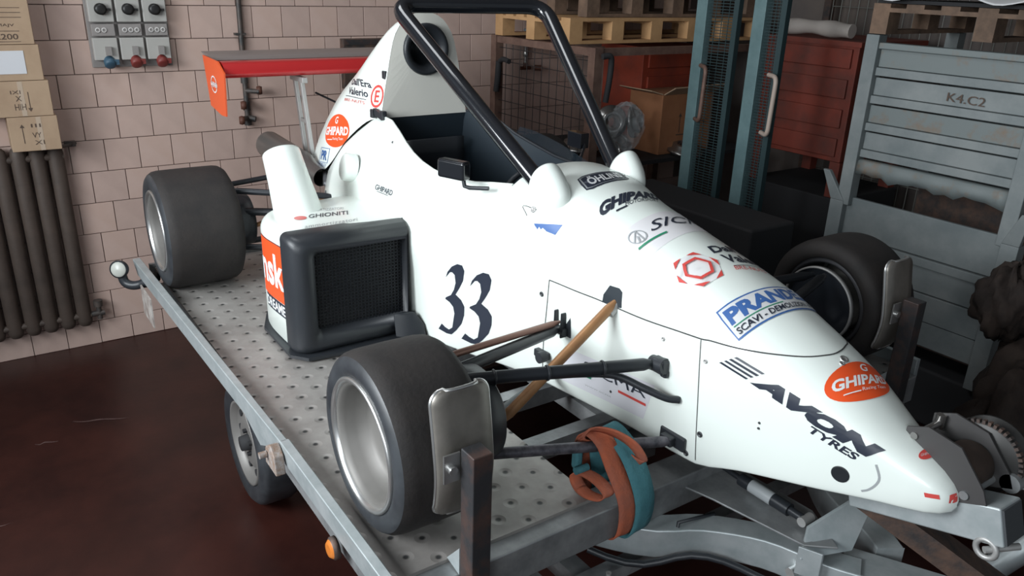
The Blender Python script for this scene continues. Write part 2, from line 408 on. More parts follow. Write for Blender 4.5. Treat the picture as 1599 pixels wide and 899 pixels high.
# front face with a hole for the intake
fc = MB(); IC = Vector((-1.772, 0, 2.045)); RI = .118
outer = [Vector(p) for p in er[0]]; n_o = len(outer)
# close bottom edge with points
bot = [outer[-1].lerp(outer[0], i/9) for i in range(1, 9)]
loop = outer+bot; inner = []
for p in loop:
    d = Vector((0, p.y-IC.y, p.z-IC.z)); d.normalize(); inner.append(IC+d*RI+Vector((0.004, 0, 0)))
fc.grid([[q+Vector((.003, 0, 0)) for q in loop], inner], False, closed=True)
fc.build('headrest_panel', mat('cream_gelcoat', (.80, .79, .72), .45), CAR, recalc=False)
ik = MB(); ik.lathe([(.118, 0), (.125, .02), (.118, .034), (.10, .03), (.078, .0), (.072, -.08), (.06, -.16), (0, -.17)], IC, (1, 0, 0), 40)
ik.build('intake_ring', BLACKPL, CAR)
clp = MB().box((-1.76, -.262, 1.745), (.10, .02, .03), Matrix.Rotation(.2, 3, 'Y')); clp.box((-1.71, -.262, 1.747), (.03, .026, .042)); clp.box((-1.81, -.268, 1.742), (.03, .026, .042))
clp.build('cover_latch', BLACKPL, CAR, bevel=.004)
MB().box((-1.80, -.205, 1.925), (.035, .02, .04)).build('latch_pad', BLACKPL, CAR, bevel=.005)
# fuel filler disc on the body side
MB().lathe([(0, .055), (.06, .055), (.068, .048), (.068, 0)], (-1.77, -.40, 1.49), (-.1, -1, .25), 32).build('filler_cap', WHITE, CAR)
# fairings round the front roll hoop feet
for sy in (-1, 1):
    f = MB(); rw = []
    for i in range(13):
        t = i/12; c = Vector((-.355-.02*sy-.145*t, sy*(.200+.012*t), 1.612+.095*t)); ax = Vector((-.75, 0, .66))
        rd = .078*math.sqrt(max(0, 1-(1-t)**2.2))+.004
        if i >= 11: rd *= (.96, .72)[i-11]
        rw.append([c+Vector((rd*.72*math.cos(a)*.66, rd*.80*math.sin(a), rd*1.15*math.cos(a)*.75)) for a in [2*PI*k/20 for k in range(20)]])
    f.grid(rw, True, closed=True); f.add(rw[-1], [list(range(20))], True)
    f.build('hoop_fairing', WHITE, CAR, sub=1)
# roll hoop
HP = [(-.46, -.215, 1.62), (-.50, -.222, 1.665)]
A1, B1, C1, D1 = Vector((-.46, -.212, 1.66)), Vector((-1.385, -.352, 2.268)), Vector((-1.265, .350, 2.268)), Vector((-.53, .205, 1.68))
def fillet(P, r, k=7):
    out = [P[0]]
    for i in range(1, len(P)-1):
        a, b, c = P[i-1], P[i], P[i+1]; u_ = (a-b).normalized(); v_ = (c-b).normalized()
        p, q = b+u_*r, b+v_*r
        for j in range(k+1):
            t = j/k; out.append(p*(1-t)**2+b*2*t*(1-t)+q*t*t)
    out.append(P[-1]); return out
MB().tube(fillet([A1, B1, C1, D1], .10), .035, 20).build('roll_hoop', BLACKGL, CAR)
h2 = MB(); h2.tube(fillet([Vector((-1.78, -.13, 1.9)), Vector((-1.62, -.15, 2.24)), Vector((-1.56, .15, 2.25)), Vector((-1.78, .13, 1.9))], .08), .018, 12)
# mirror
mr_ = MB(); mr_.box((-.80, -.40, 1.685), (.135, .05, .075), Matrix.Rotation(R(20), 3, 'Z'))
mr = mr_.build('mirror', BLACKGL, CAR, bevel=.012, bseg=3)
MB().tube([(-.745, -.39, 1.66), (-.735, -.39, 1.63), (-.72, -.375, 1.625), (-.655, -.33, 1.632)], .0085, 8).build('mirror_arm', BLACKPL, mr)
m2 = MB().box((-1.05, .42, 1.69), (.10, .05, .07)); m2.tube([(-1.0, .42, 1.67), (-.95, .36, 1.63)], .008, 8); m2.build('mirror', BLACKGL, CAR, bevel=.01)
# side pods
def pod(sy):
    P = empty('side_pod', (-1.5, sy*.7, .88), None, None); P.parent = CAR; P.location = (-1.5+.6, sy*.7, .03)
    xs_ = [(-1.19, .955, 1.378, .40), (-1.22, .958, 1.385, .40), (-1.32, .962, 1.385, .40), (-1.45, .962, 1.378, .40), (-1.56, .945, 1.368, .38), (-1.66, .905, 1.36, .36), (-1.76, .83, 1.345, .35), (-1.86, .73, 1.32, .34), (-1.95, .60, 1.28, .33), (-2.0, .47, 1.22, .32)]
    rws = []
    for x, yo, zt, yi in catm([(a, b, c) for a, b, c, d in xs_], 3) and [(*p, .40) for p in catm([(a, b, c) for a, b, c, d in xs_], 3)]:
        rd = .055
        pr = [(yi, .875), (yo-.01, .875), (yo, .885), (yo, 1.1), (yo, zt-rd)]
        pr += [(yo-rd+rd*math.cos(a), zt-rd+rd*math.sin(a)) for a in [PI/2*k/6 for k in range(1, 7)]]
        pr += [(yo-.16, zt+.004), (yi+.05, zt+.012), (yi, zt+.02)]
        rws.append([(x, sy*a, b) for a, b in pr])
    g = MB(); g.grid(rws, True); g.add(rws[-1], [list(range(len(rws[-1])))], False)
    shell = g.build('pod_shell', WHITE, P, loc=-Vector((-1.5, sy*.7, .88)), recalc=True)
    # black intake duct
    d = MB()
    def ringp(x, yo, zt, yi, zb, rd):
        pr = [(yi, zb)] + [(yo-rd+rd*math.sin(a), zb+rd-rd*math.cos(a)) for a in [PI/2*k/5 for k in range(6)]]
        pr += [(yo-rd+rd*math.cos(a), zt-rd+rd*math.sin(a)) for a in [PI/2*k/5 for k in range(6)]]+[(yi, zt+.0)]
        return [(x, sy*a, b) for a, b in pr]
    L_ = [ringp(-1.235, .968, 1.392, .440, .868, .03), ringp(-1.185, .968, 1.392, .440, .868, .03), ringp(-1.15, .962, 1.386, .442, .870, .035), ringp(-1.125, .948, 1.372, .444, .878, .04), ringp(-1.112, .925, 1.355, .446, .892, .04), ringp(-1.108, .90, 1.345, .448, .905, .04),
          ringp(-1.122, .868, 1.318, .452, .952, .018), ringp(-1.155, .860, 1.308, .454, .962, .018), ringp(-1.162, .856, 1.304, .456, .966, .018)]
    d.grid(L_, True, closed=True)
    duct = d.build('intake_duct', BLACKPL, P, loc=-Vector((-1.5, sy*.7, .88)), recalc=False)
    b = MB(); b.add([(-1.175, sy*.44, .94), (-1.175, sy*.88, .94), (-1.175, sy*.88, 1.33), (-1.175, sy*.44, 1.33)], [(0, 1, 2, 3)]).build('radiator_core', DARK, P, loc=-Vector((-1.5, sy*.7, .88)))
    me_ = MB()
    for i in range(26):
        y = sy*(.46+.40*i/25); me_.beam((-1.158, y, .96), (-1.158, y, 1.315), .0035, .0035, (1, 0, 0))
    for i in range(24):
        z = .97+.34*i/23; me_.beam((-1.158, sy*.455, z), (-1.158, sy*.86, z), .0035, .0035)
    me_.build('intake_mesh', ARM, P, loc=-Vector((-1.5, sy*.7, .88)), kind='stuff')
    lip = MB(); lip.prism([(-1.10, sy*.40, .86), (-1.0, sy*.40, .86), (-1.06, sy*.58, .86), (-1.09, sy*.93, .86), (-1.16, sy*.985, .86), (-1.5, sy*.985, .86), (-1.66, sy*.92, .86), (-1.9, sy*.7, .86), (-1.9, sy*.4, .86)], (0, 0, .014))
    lip.build('floor_tray', BLACKPL, P, loc=-Vector((-1.5, sy*.7, .88)))
    bl = MB(); bl.prism([(-1.09, sy*.47, .875), (-1.03, sy*.40, .875), (-1.05, sy*.40, .93), (-1.09, sy*.43, .985), (-1.11, sy*.47, .985)], (0, sy*.06, 0))
    bl.build('duct_foot', BLACKPL, P, loc=-Vector((-1.5, sy*.7, .88)), bevel=.008)
    return P, shell
PODN, PODSHELL = pod(-1)
PODF, _ = pod(1)
def chim(sy):
    a, b = Vector((-1.60, sy*.752, 1.345)), Vector((-1.785, sy*.752, 1.595)); ax = (b-a).normalized(); L = (b-a).length
    MB().lathe([(.114, -.09), (.108, .02), (.094, L*.6), (.088, L-.01), (.086, L), (.078, L-.005), (.078, L-.15), (0, L-.15)], a, ax, 36).build('chimney', WHITE, PODN if sy < 0 else PODF, loc=-Vector((-1.5, sy*.7, .88)))
chim(-1)
# engine bay and gearbox
g = MB(); g.box((-2.2, 0, 1.15), (.35, .42, .42)); g.box((-2.5, 0, 1.08), (.4, .26, .26)); g.cyl((-2.15, -.32, 1.3), (-2.0, -.36, 1.34), .05); g.cyl((-2.1, -.25, 1.2), (-2.35, -.34, 1.36), .03)
g.tube([(-2.08, -.36, 1.25), (-2.15, -.4, 1.33), (-2.25, -.36, 1.38), (-2.4, -.2, 1.35)], .018, 8)
for i in range(5): g.cyl((-2.1-.07*i, -.2, 1.36), (-2.1-.07*i, -.33, 1.30), .012)
g.build('gearbox', mat('dirty_casting', (.06, .062, .065), .5, .5, col2=(.14, .14, .15), nscale=12), CAR, bevel=.01)
ex = MB(); ex.lathe([(.072, 0), (.078, .02), (.078, .40), (.055, .50), (.05, .6)], (-2.78, -.50, 1.44), (.80, .13, -.12), 28)
ex.lathe([(.0, .03), (.068, .03), (.072, 0)], (-2.78, -.50, 1.44), (.80, .13, -.12), 28)
ex.build('exhaust_silencer', mat('brushed_tailpipe', (.24, .23, .22), .35, .8), CAR)
# wheels
def wheel(name, x, yo, yi, z, Rt, sy, rr=.198, deep=.10, back=False):
    """yo outer face |y|, yi inner |y|"""
    W = yo-yi; root = empty(name, (0, 0, 0), None, None); root.parent = CAR; root.location = Vector((x, sy*(yo+yi)/2, z))-CAR.location
    c = (0, 0, 0); h = W/2; ax = (0, sy, 0)
    tp = [(rr-.002, -h+.03), (rr+.003, -h+.008), (rr+.02, -h+.001), (Rt*.86, -h), (Rt*.945, -h+.012), (Rt*.985, -h+.03), (Rt*.998, -h+.055), (Rt, -h*.4), (Rt*1.002, 0), (Rt, h*.4), (Rt*.998, h-.055), (Rt*.985, h-.03), (Rt*.945, h-.012)]
    MB().lathe(tp, c, ax, 72).build('tyre', RUBBER, root, loc=(0, 0, 0))
    MB().lathe([(Rt*.945, h-.012), (Rt*.90, h-.002), (Rt*.82, h), (rr+.02, h-.001), (rr+.003, h-.008), (rr-.002, h-.03)], c, ax, 72).build('sidewall', SIDEW, root, loc=(0, 0, 0))
    MB().lathe([(rr+.002, h-.02), (rr+.006, h-.002), (rr, h+.004), (rr-.008, h+.001), (rr-.012, h-.010)], c, ax, 72).build('rim_lip', ALLOYP, root, loc=(0, 0, 0))
    MB().lathe([(rr-.012, h-.010), (rr-.022, h-.014), (rr-.026, h-.03), (rr-.040, h-deep*.55), (rr-.048, h-deep*.9), (rr-.075, h-deep), (rr-.10, h-deep-.004), (.05, h-deep-.01), (.03, h-deep+.015), (0, h-deep+.018)], c, ax, 72).build('rim', RIMM, root, loc=(0, 0, 0))
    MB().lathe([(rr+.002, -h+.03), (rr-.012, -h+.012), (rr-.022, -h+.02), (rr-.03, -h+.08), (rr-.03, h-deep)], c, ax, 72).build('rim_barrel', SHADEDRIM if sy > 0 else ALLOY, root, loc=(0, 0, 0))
    return root
WFN = wheel('front_wheel', 0, 1.180, .890, 1.125, .275, -1)
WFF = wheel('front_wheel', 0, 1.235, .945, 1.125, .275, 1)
WRN = wheel('rear_wheel', -2.3, 1.250, .880, 1.148, .298, -1, rr=.200, deep=.16)
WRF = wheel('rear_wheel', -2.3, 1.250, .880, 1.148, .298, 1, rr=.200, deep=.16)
MB().box((-.02, -.185+.05, 0), (.03, .02, .05)).build('wheel_nut', ARM, WRN, loc=(0, .0, 0))
# front brake drums / uprights
MB().lathe([(0, .12), (.12, .12), (.15, .10), (.158, .05), (.158, -.02), (.13, -.05)], (0, -.87, 1.12), (0, 1, 0), 40).build('brake_duct', BLACKPL, CAR)
MB().lathe([(0, -.004), (.160, -.004), (.165, 0), (.160, .004), (0, .004)], (0, .945, 1.125), (0, 1, 0), 48).build('brake_shield', mat('thin_disc', (.03, .035, .045), .25, .3), CAR)
MB().lathe([(.158, 0), (.165, 0), (.165, -.02), (.158, -.02)], (0, .945, 1.125), (0, 1, 0), 48).build('shield_edge', ALLOY, CAR)
# near front suspension
def arm(a, b, r, m, name='wishbone_arm', flat=1.0, parent=CAR):
    a, b = Vector(a), Vector(b); d = (b-a).normalized(); t = MB()
    t.tube([a, a+d*.012, a+d*.05, b-d*.05, b-d*.012, b], [r*.5, r*.55, r, r, r*.55, r*.5], 14)
    return t.build(name, m, parent)
for sy in (-1, 1):
    m = lambda p: (p[0], p[1]*-sy, p[2])
    arm(m((.22, -.235, 1.24)), m((.03, -.90, 1.27)), .021, ARM)
    arm(m((-.255, -.27, 1.185)), m((-.02, -.90, 1.26)), .021, ARM)
    if sy < 0: arm(m((-.25, -.27, 1.215)), m((-.06, -.90, 1.30)), .012, COPPER, 'track_rod')
    arm(m((.0, -.22, 1.385)), m((.0, -.70, 1.045)), .018, BRONZE, 'push_rod')
    arm(m((.32, -.21, .995)), m((.06, -.86, 1.015)), .018, GREYARM)
    arm(m((-.30, -.26, .98)), m((.0, -.86, 1.01)), .018, ARM)
    MB().cyl(m((.0, -.19, 1.392)), m((.0, -.262, 1.34)), .020, n=14).build('rod_end', ALLOY, CAR)
    bq = MB(); bq.box(m((.235, -.228, 1.24)), (.055, .05, .05)); bq.cyl(m((.26, -.235, 1.245)), m((.20, -.235, 1.235)), .026); bq.box(m((.25, -.222, 1.215)), (.03, .03, .03)); bq.build('bracket', BLACKPL, CAR, bevel=.008)
    bq = MB(); bq.box(m((-.275, -.258, 1.205)), (.008, .04, .10)); bq.box(m((-.235, -.258, 1.205)), (.008, .04, .10)); bq.box(m((-.255, -.248, 1.205)), (.10, .012, .09)); bq.cyl(m((-.29, -.265, 1.18)), m((-.22, -.265, 1.18)), .016); bq.build('bracket', BLACKPL, CAR, bevel=.004)
    bq = MB(); bq.box(m((.305, -.212, .995)), (.11, .018, .05)); bq.box(m((.30, -.225, .995)), (.05, .04, .035)); bq.build('bracket', BLACKPL, CAR, bevel=.006)
    bq = MB(); bq.box(m((-.35, -.268, 1.04)), (.07, .03, .03)); bq.cyl(m((-.33, -.27, 1.04)), m((-.33, -.30, 1.04)), .022); bq.build('bracket', BLACKPL, CAR, bevel=.004)
hs = MB(); hs.tube(catm([(.085, -.62, 1.235), (.12, -.45, 1.215), (.17, -.36, 1.205), (.24, -.30, 1.175), (.29, -.25, 1.15), (.315, -.215, 1.145)], 5), .0125, 10); hs.build('brake_hose', BLACKPL, CAR)
tie = MB()
for t in (.28, .55, .80):
    p = Vector((.22, -.235, 1.24)).lerp(Vector((.03, -.90, 1.27)), t); tie.lathe([(.0235, -.004), (.026, 0), (.0235, .004)], p, (.19, .665, -.03), 16)
tie.build('cable_tie', BLACKPL, CAR)
# rear suspension
for sy in (-1, 1):
    for a, b, r in (((-1.98, .42, 1.30), (-2.22, .90, 1.335), .016), ((-2.45, .15, 1.36), (-2.34, .90, 1.33), .014), ((-1.98, .40, 1.205), (-2.24, .90, 1.22), .02), ((-1.95, .42, 1.02), (-2.2, .90, 1.04), .016), ((-2.5, .15, .98), (-2.3, .90, 1.02), .016)):
        arm((a[0], sy*a[1], a[2]), (b[0], sy*b[1], b[2]), r, ARM)
    arm((-2.0, sy*.40, 1.30), (-2.25, sy*.86, 1.10), .012, BRONZE, 'push_rod')
    MB().lathe([(0, .1), (.13, .1), (.14, .05), (.14, -.03)], (-2.3, sy*.88, 1.148), (0, -sy, 0), 32).build('brake_duct', BLACKPL, CAR)
# rear wing
RW = empty('rear_wing', (0, 0, 0), 'red rear wing with orange end plates', None); RW.parent = CAR; RW.location = Vector((-2.8, -.1, 1.9))-CAR.location
def wp(mb, name, m, **k): return mb.build(name, m, RW, loc=-Vector((-2.8, -.1, 1.9)), **k)
def foil(x0, x1, zc, th, y0, y1, tilt):
    pr = []
    n = 12
    for i in range(n+1):
        t = i/n; c = x1+(x0-x1)*t; pr.append((c, zc+tilt*t-th*.9*math.sin(PI*min(1, t)**.5)*.6))
    for i in range(n, -1, -1):
        t = i/n; c = x1+(x0-x1)*t; pr.append((c, zc+tilt*t+th*math.sin(PI*t**.5)*.7))
    mb = MB(); mb.grid([[(a, y, b) for a, b in pr] for y in (y0, y1)], True, closed=True)
    mb.add([(a, y0, b) for a, b in pr], [list(range(len(pr)))], False); mb.add([(a, y1, b) for a, b in pr], [list(range(len(pr)))], False)
    return mb
wp(foil(-2.74, -2.46, 1.885, .068, -.79, .50, .015), 'wing_plane', RED)
wp(foil(-2.90, -2.70, 1.925, .02, -.79, .50, .03), 'wing_flap', mat('grey_flap', (.20, .17, .16), .4))
for y in (-.80, .51):
    wp(MB().prism([(-2.80, y, 1.945), (-2.517, y, 1.937), (-2.414, y, 1.886), (-2.45, y, 1.665), (-2.53, y, 1.66), (-2.73, y, 1.685)], (0, .008 if y > 0 else -.008, 0)), 'end_plate', ORANGEEP)
stt = MB()
for x in (-2.52, -2.62):
    stt.beam((x, -.365, 1.835), (x+.04, -.335, 1.33), .022, .03, (1, 0, 0))
stt.beam((-2.66, -.366, 1.83), (-2.46, -.366, 1.83), .03, .03); stt.beam((-2.59, -.338, 1.40), (-2.45, -.338, 1.40), .02, .03); stt.beam((-2.61, -.35, 1.60), (-2.49, -.35, 1.60), .02, .02)
wp(stt, 'wing_strut', ALLOY, bevel=.003)
stt = MB(); stt.beam((-2.76, .12, 1.86), (-2.68, .10, 1.36), .09, .02, (1, 0, 0)); wp(stt, 'wing_strut', ALLOY)
wp(MB().tube([(-2.75, -.2, 1.72), (-2.35, .0, 1.6)], .006, 6), 'stay_cable', ARM)

# ------------------------------------------------------------------ trailer
TR = empty('car_trailer', (-1.2, 0, 0), 'galvanised flatbed car trailer with perforated deck sheets under the racing car', 'trailer')
for nm, y0, y1 in (('deck_sheet', -1.225, -.505), ('deck_sheet', .53, 1.26)):
    MB().bx((-2.62, y0, .838), (.265, y1, .850)).build(nm, DECK, TR)
fr = MB(); fr.bx((.205, -1.225, .715), (.325, 1.26, .8375)); fr.build('front_crossbeam', GALV, TR, bevel=.006)
for y in (-.16, .17):
    pass
for i, x in enumerate((-2.55, -1.75, -.95, -.45, -.12)):
    MB().bx((x-.03, -1.2, .765), (x+.03, 1.24, .8365)).build('crossmember', GALV, TR)
for y in (-1.20, -.53, .56, 1.235):
    MB().bx((-2.6, y-.025, .72), (.204, y+.025, .764)).build('side_member', GALV, TR)
MB().beam((.0, .0, .71), (-1.4, .0, .71), .08, .07).build('side_member', GALV, TR)
rl = MB(); rl.hexa([(-2.62, -1.315, .82), (-.50, -1.262, .82), (-.50, -1.227, .82), (-2.62, -1.28, .82), (-2.66, -1.325, .905), (-.48, -1.262, .905), (-.48, -1.235, .905), (-2.66, -1.285, .905)])
rl.build('side_rail', GALVL, TR, bevel=.004)
rl = MB(); rl.hexa([(-.47, -1.255, .82), (.31, -1.255, .82), (.31, -1.227, .82), (-.47, -1.227, .82), (-.49, -1.262, .905), (.31, -1.26, .905), (.31, -1.228, .905), (-.49, -1.228, .905)])
rl.build('side_rail', GALVL, TR, bevel=.004)
MB().bx((-2.62, 1.262, .82), (.31, 1.29, .905)).build('side_rail', GALVL, TR, bevel=.004)
MB().bx((-2.645, -1.25, .80), (-2.622, 1.26, .87)).build('rear_rail', GALV, TR)
jt = MB(); jt.prism([(-.55, -1.262, .80), (-.44, -1.262, .80), (-.45, -1.262, .87), (-.49, -1.262, .9), (-.54, -1.262, .87)], (0, -.035, 0)); jt.cyl((-.52, -1.30, .85), (-.52, -1.325, .85), .012)
jt.build('rail_latch', mat('rust_spot', (.22, .13, .08), .7, .2, col2=(.35, .33, .32), nscale=40), TR, bevel=.005)
# trailer wheels
def tw(y, sy):
    W = empty('trailer_wheel', (0, 0, 0), None, None); W.parent = TR; W.location = Vector((-1.5, y, .305))-TR.location
    h = .09; Rt = .305; ax = (0, sy, 0); rr = .205
    MB().lathe([(rr-.01, -h+.02), (rr+.02, -h), (Rt*.9, -h-.004), (Rt*.97, -h+.012), (Rt, -h+.03), (Rt, 0), (Rt, h-.03), (Rt*.97, h-.012), (Rt*.9, h+.004), (rr+.02, h), (rr-.01, h-.02)], (0, 0, 0), ax, 60).build('tyre', SIDEW, W, loc=(0, 0, 0))
    MB().lathe([(rr, h-.025), (rr, h-.002), (rr-.012, h-.004), (rr-.02, h-.03), (rr-.05, h-.05), (.13, h-.035), (.10, h-.02), (.05, h-.03), (0, h-.03)], (0, 0, 0), ax, 48).build('rim', mat('grey_steel_rim', (.22, .21, .20), .5, .4), W, loc=(0, 0, 0))
    hol = MB()
    for k in range(10):
        a = 2*PI*k/10; hol.cyl((.155*math.cos(a), sy*(h-.055), .155*math.sin(a)), (.155*math.cos(a), sy*(h-.034), .155*math.sin(a)), .017, n=12)
    for k in range(4):
        a = 2*PI*k/4+.4; hol.cyl((.055*math.cos(a), sy*(h-.04), .055*math.sin(a)), (.055*math.cos(a), sy*(h-.012), .055*math.sin(a)), .011, n=6)
    hol.lathe([(.04, h-.03), (.035, h+.01), (0, h+.012)], (0, 0, 0), ax, 20)
    hol.build('rim_holes', DARK, W, loc=(0, 0, 0), kind='stuff')
tw(-1.045, -1); tw(1.09, 1)
MB().cyl((-1.5, -1.0, .305), (-1.5, 1.04, .305), .035).build('axle', DARKST, TR)
for y in (-.9, .92): MB().beam((-1.5, y, .305), (-1.1, y, .70), .05, .09).build('suspension_arm', DARKST, TR)
mg = MB(); mg.prism([(-1.02, -1.228, .82), (-.80, -1.228, .82), (-.66, -1.228, .78), (-.82, -1.228, .70), (-1.0, -1.228, .74)], (0, -.008, 0)); mg.build('gusset', GALVL, TR)
# rear lamp on a bent rubber arm
LMP = MB(); LMP.tube(catm([(-2.50, -1.24, .84), (-2.54, -1.30, .80), (-2.57, -1.35, .785), (-2.60, -1.385, .80), (-2.61, -1.395, .85)], 5), [.028]*6+[.024]*15, 12)
lo = Vector((-2.606, -1.40, .876)); axl = (.75, -.5, .2)
LMP.lathe([(0, -.03), (.03, -.028), (.045, -.01), (.048, .015), (.041, .02)], lo, axl, 28)
lamp = LMP.build('side_marker_lamp', BLACKPL, TR)
MB().lathe([(.041, .016), (.03, .026), (0, .03)], lo, axl, 28).build('lamp_lens', LENSW, lamp)
pl = MB(); pl.bx((-2.52, -1.325, .64), (-2.28, -1.318, .80)); pl.build('number_plate', mat('weathered_plate', (.5, .47, .44), .5, col2=(.22, .17, .15), nscale=12), TR)
mk = MB(); mk.lathe([(0, -.01), (.036, -.01), (.036, .004), (.03, .01)], (-.035, -1.262, .775), (.0, -1, 0), 28)
mko = mk.build('marker_lamp', DARKST, TR)
MB().lathe([(.031, .008), (.022, .018), (.014, .016), (0, .018)], (-.035, -1.262, .775), (0, -1, 0), 28).build('lamp_lens', LENSO, mko)
# wheel stops
def stopper(y, sy):
    S = empty('wheel_stop', (0, 0, 0), None, None); S.parent = TR; S.location = Vector((.33, y, .8))-TR.location; L0 = -Vector((.33, y, .8))
    MB().bx((.328, y-.038, .42), (.392, y+.022, 1.25)).build('stop_post', POSTM, S, loc=L0, bevel=.004)
    rws = []
    pts = catm([(.266, 0, 1.39), (.270, 0, 1.35), (.288, 0, 1.24), (.298, 0, 1.15), (.29, 0, 1.07), (.272, 0, 1.015)], 14)
    n = len(pts)
    for i, p in enumerate(pts):
        t = i/(n-1); hw = .088
        e = min(pts[0].z-p.z, p.z-pts[-1].z)
        if e < .038: hw = .088-.038*(1-math.sqrt(max(0, 1-(1-e/.038)**2)))
        rws.append([(p.x+q, y+s_*hw, p.z) for s_, q in ((-1, -.012), (-.93, .0), (-.5, .004), (0, .005), (.5, .004), (.93, 0), (1, -.012))])
    MB().grid(rws, True).build('stop_plate', mat('brushed_stop_plate', (.20, .185, .165), .42, .6, col2=(.26, .24, .215), nscale=9), S, loc=L0, solid=.006)
    ln = MB().tube([rws[i][0] for i in range(n-1, 0, -1)]+[rws[0][k] for k in range(7)]+[rws[i][6] for i in range(1, n)]+[rws[-1][k] for k in range(5, 0, -1)], .0055, 8, closed=True)
    ln.build('plate_edge', ALLOYP, S, loc=L0)
    tb = MB(); tb.bx((.318, y-.085, 1.15), (.324, y-.036, 1.235)); tb.cyl((.324, y-.062, 1.19), (.336, y-.062, 1.19), .014, n=6); tb.build('fixing_tab', ALLOYP, S, loc=L0)
    MB().cyl((.392, y-.005, .80), (.404, y-.005, .80), .013, n=6).build('bolt', ALLOYP, S, loc=L0)
    gs = MB(); gs.prism([(.328, y-.034, .93), (.328, y-.034, .84), (.26, y-.034, .852)], (0, -.006, 0)); gs.build('gusset', GALVL, S, loc=L0)
stopper(-1.0, -1); stopper(1.035, 1)
# drawbar arms and tongue
def channel(P, wd, ht, name, m, lip=0):
    P = [Vector(p) for p in P]; g_ = MB(); rw = []
    for i, p in enumerate(P):
        t = (P[min(i+1, len(P)-1)]-P[max(i-1, 0)]).normalized(); s_ = t.cross(Vector((0, 0, 1))).normalized()
        rw.append([p+s_*wd/2, p-s_*wd/2, p-s_*wd/2-Vector((0, 0, ht)), p+s_*wd/2-Vector((0, 0, ht))])
    g_.grid(rw, False, closed=True); g_.add(rw[0], [(0, 1, 2, 3)]); g_.add(rw[-1], [(3, 2, 1, 0)])
    return g_.build(name, m, TR, bevel=.006)
ap = catm([(-.9, -.80, .713), (.0, -.50, .713), (.30, -.325, .713), (.44, -.17, .735), (.60, -.045, .745), (.78, .025, .745), (.86, .07, .745)], 4)
channel(ap, .09, .11, 'drawbar_arm', GALVL)
channel([(p.x, .30-p.y, p.z) for p in ap], .09, .11, 'drawbar_arm', GALVL)
channel([(.80, .07, .74), (1.15, .30, .72), (1.9, .75, .70)], .13, .09, 'tongue', GALVL)
pp = MB(); pp.prism([(.285, -.155, .785), (.30, .10, .785), (.64, .12, .785), (.80, .03, .785), (.735, -.05, .785), (.42, -.115, .785)], (0, 0, .008)); pp.build('tilt_plate', GALV, TR, bevel=.003)
br = MB(); br.prism([(.74, -.075, .76), (.80, .10, .76), (.79, .17, .86), (.74, .16, .89), (.70, -.0, .82)], (.010, -.006, 0)); br.prism([(.735, -.08, .70), (.80, -.05, .70), (.80, -.05, .80), (.735, -.08, .80)], (0, .008, 0)); br.build('hinge_bracket', GALVL, TR, bevel=.002)
gs = MB(); gs.cyl((.42, .021, .82), (.62, .022, .82), .022); gs.cyl((.34, .02, .825), (.43, .021, .82), .010); gs.cyl((.62, .022, .82), (.68, .022, .82), .014)
gsp = gs.build('gas_damper', ARM, TR)
MB().lathe([(.0225, -.045), (.0225, .045)], (.51, .0215, .82), (1, .0, .0), 20).build('damper_sticker', DECGY, gsp)
MB().cyl((.68, .0, .82), (.68, .05, .82), .016).build('damper_pivot', ALLOY, gsp)
# cable on the arm
cb = MB(); cb.tube([Vector((p.x+.03, p.y-.075, p.z-.10-.02*math.sin(i*.7))) for i, p in enumerate(ap[6:])], .012, 8); cb.build('brake_cable', BLACKPL, TR)
ct = MB(); ct.tube([(.405, -.25, .742), (.435, -.115, .742), (.445, -.10, .62), (.405, -.255, .60)], .007, 6, closed=True); ct.build('cable_tie', BLACKPL, TR)
MB().cyl((.72, -.075, .685), (.72, -.03, .685), .018, n=6).build('bolt', ALLOYP, TR)
# stowed loading ramps under the deck
for y in (-.78, -.66, -.50):
    MB().beam((-.9, y-.1, .60), (.45, y, .50), .07, .07).build('ramp_channel', GALV, TR)
MB().beam((.30, -.95, .55), (.30, .95, .55), .05, .05).build('ramp_tube', GALV, TR)
MB().cyl((.36, -.50, .50), (.36, -.50, .62), .009).build('ramp_pin', ALLOY, TR)
# winch beam
wbm = MB(); A_ = Vector((.35, .065, .80)); B_ = Vector((1.215, .045, 1.152))
wbm.beam((.80, .0565, 1.0146), B_, .10, .105); wbm.build('winch_beam', GALVL, TR, bevel=.006)
MB().beam(B_+Vector((-.002, 0, 0)), B_+Vector((.004, 0, .002)), .088, .093).build('beam_end_cap', mat('dark_end_cap', (.05, .055, .06), .6), TR)
MB().beam((.82, .06, 1.0), (1.20, .33, .73), .09, .07).build('winch_leg', DARKST, TR)
WN = empty('winch', (0, 0, 0), None, None); WN.parent = TR; WN.location = Vector((1.1, .06, 1.2))-TR.location; LW = -Vector((1.1, .06, 1.2))
WFM = mat('grey_winch_steel', (.075, .072, .072), .5, .4)
for y in (-.005, .13):
    wn = MB(); wn.prism([(1.165, y, 1.19), (1.15, y, 1.225), (1.075, y, 1.31), (.985, y, 1.325), (.93, y, 1.30), (.93, y, 1.22), (.98, y, 1.11)], (0, .006, 0)); wn.build('winch_frame', WFM, WN, loc=LW)
MB().lathe([(0, 0), (.095, 0), (.103, .008), (.095, .016), (.05, .016), (.05, .06), (.10, .06), (.10, .068), (0, .068)], (1.065, .145, 1.225), (0, 1, 0), 44).build('winch_gear', mat('dark_gear', (.035, .034, .033), .45, .5), WN, loc=LW)
tth = MB()
for k in range(44):
    a = 2*PI*k/44; tth.box((1.065+.101*math.cos(a), .153, 1.225+.101*math.sin(a)), (.012, .014, .008), Matrix.Rotation(-a, 3, 'Y'))
tth.build('gear_teeth', DARKST, WN, loc=LW, kind='stuff')
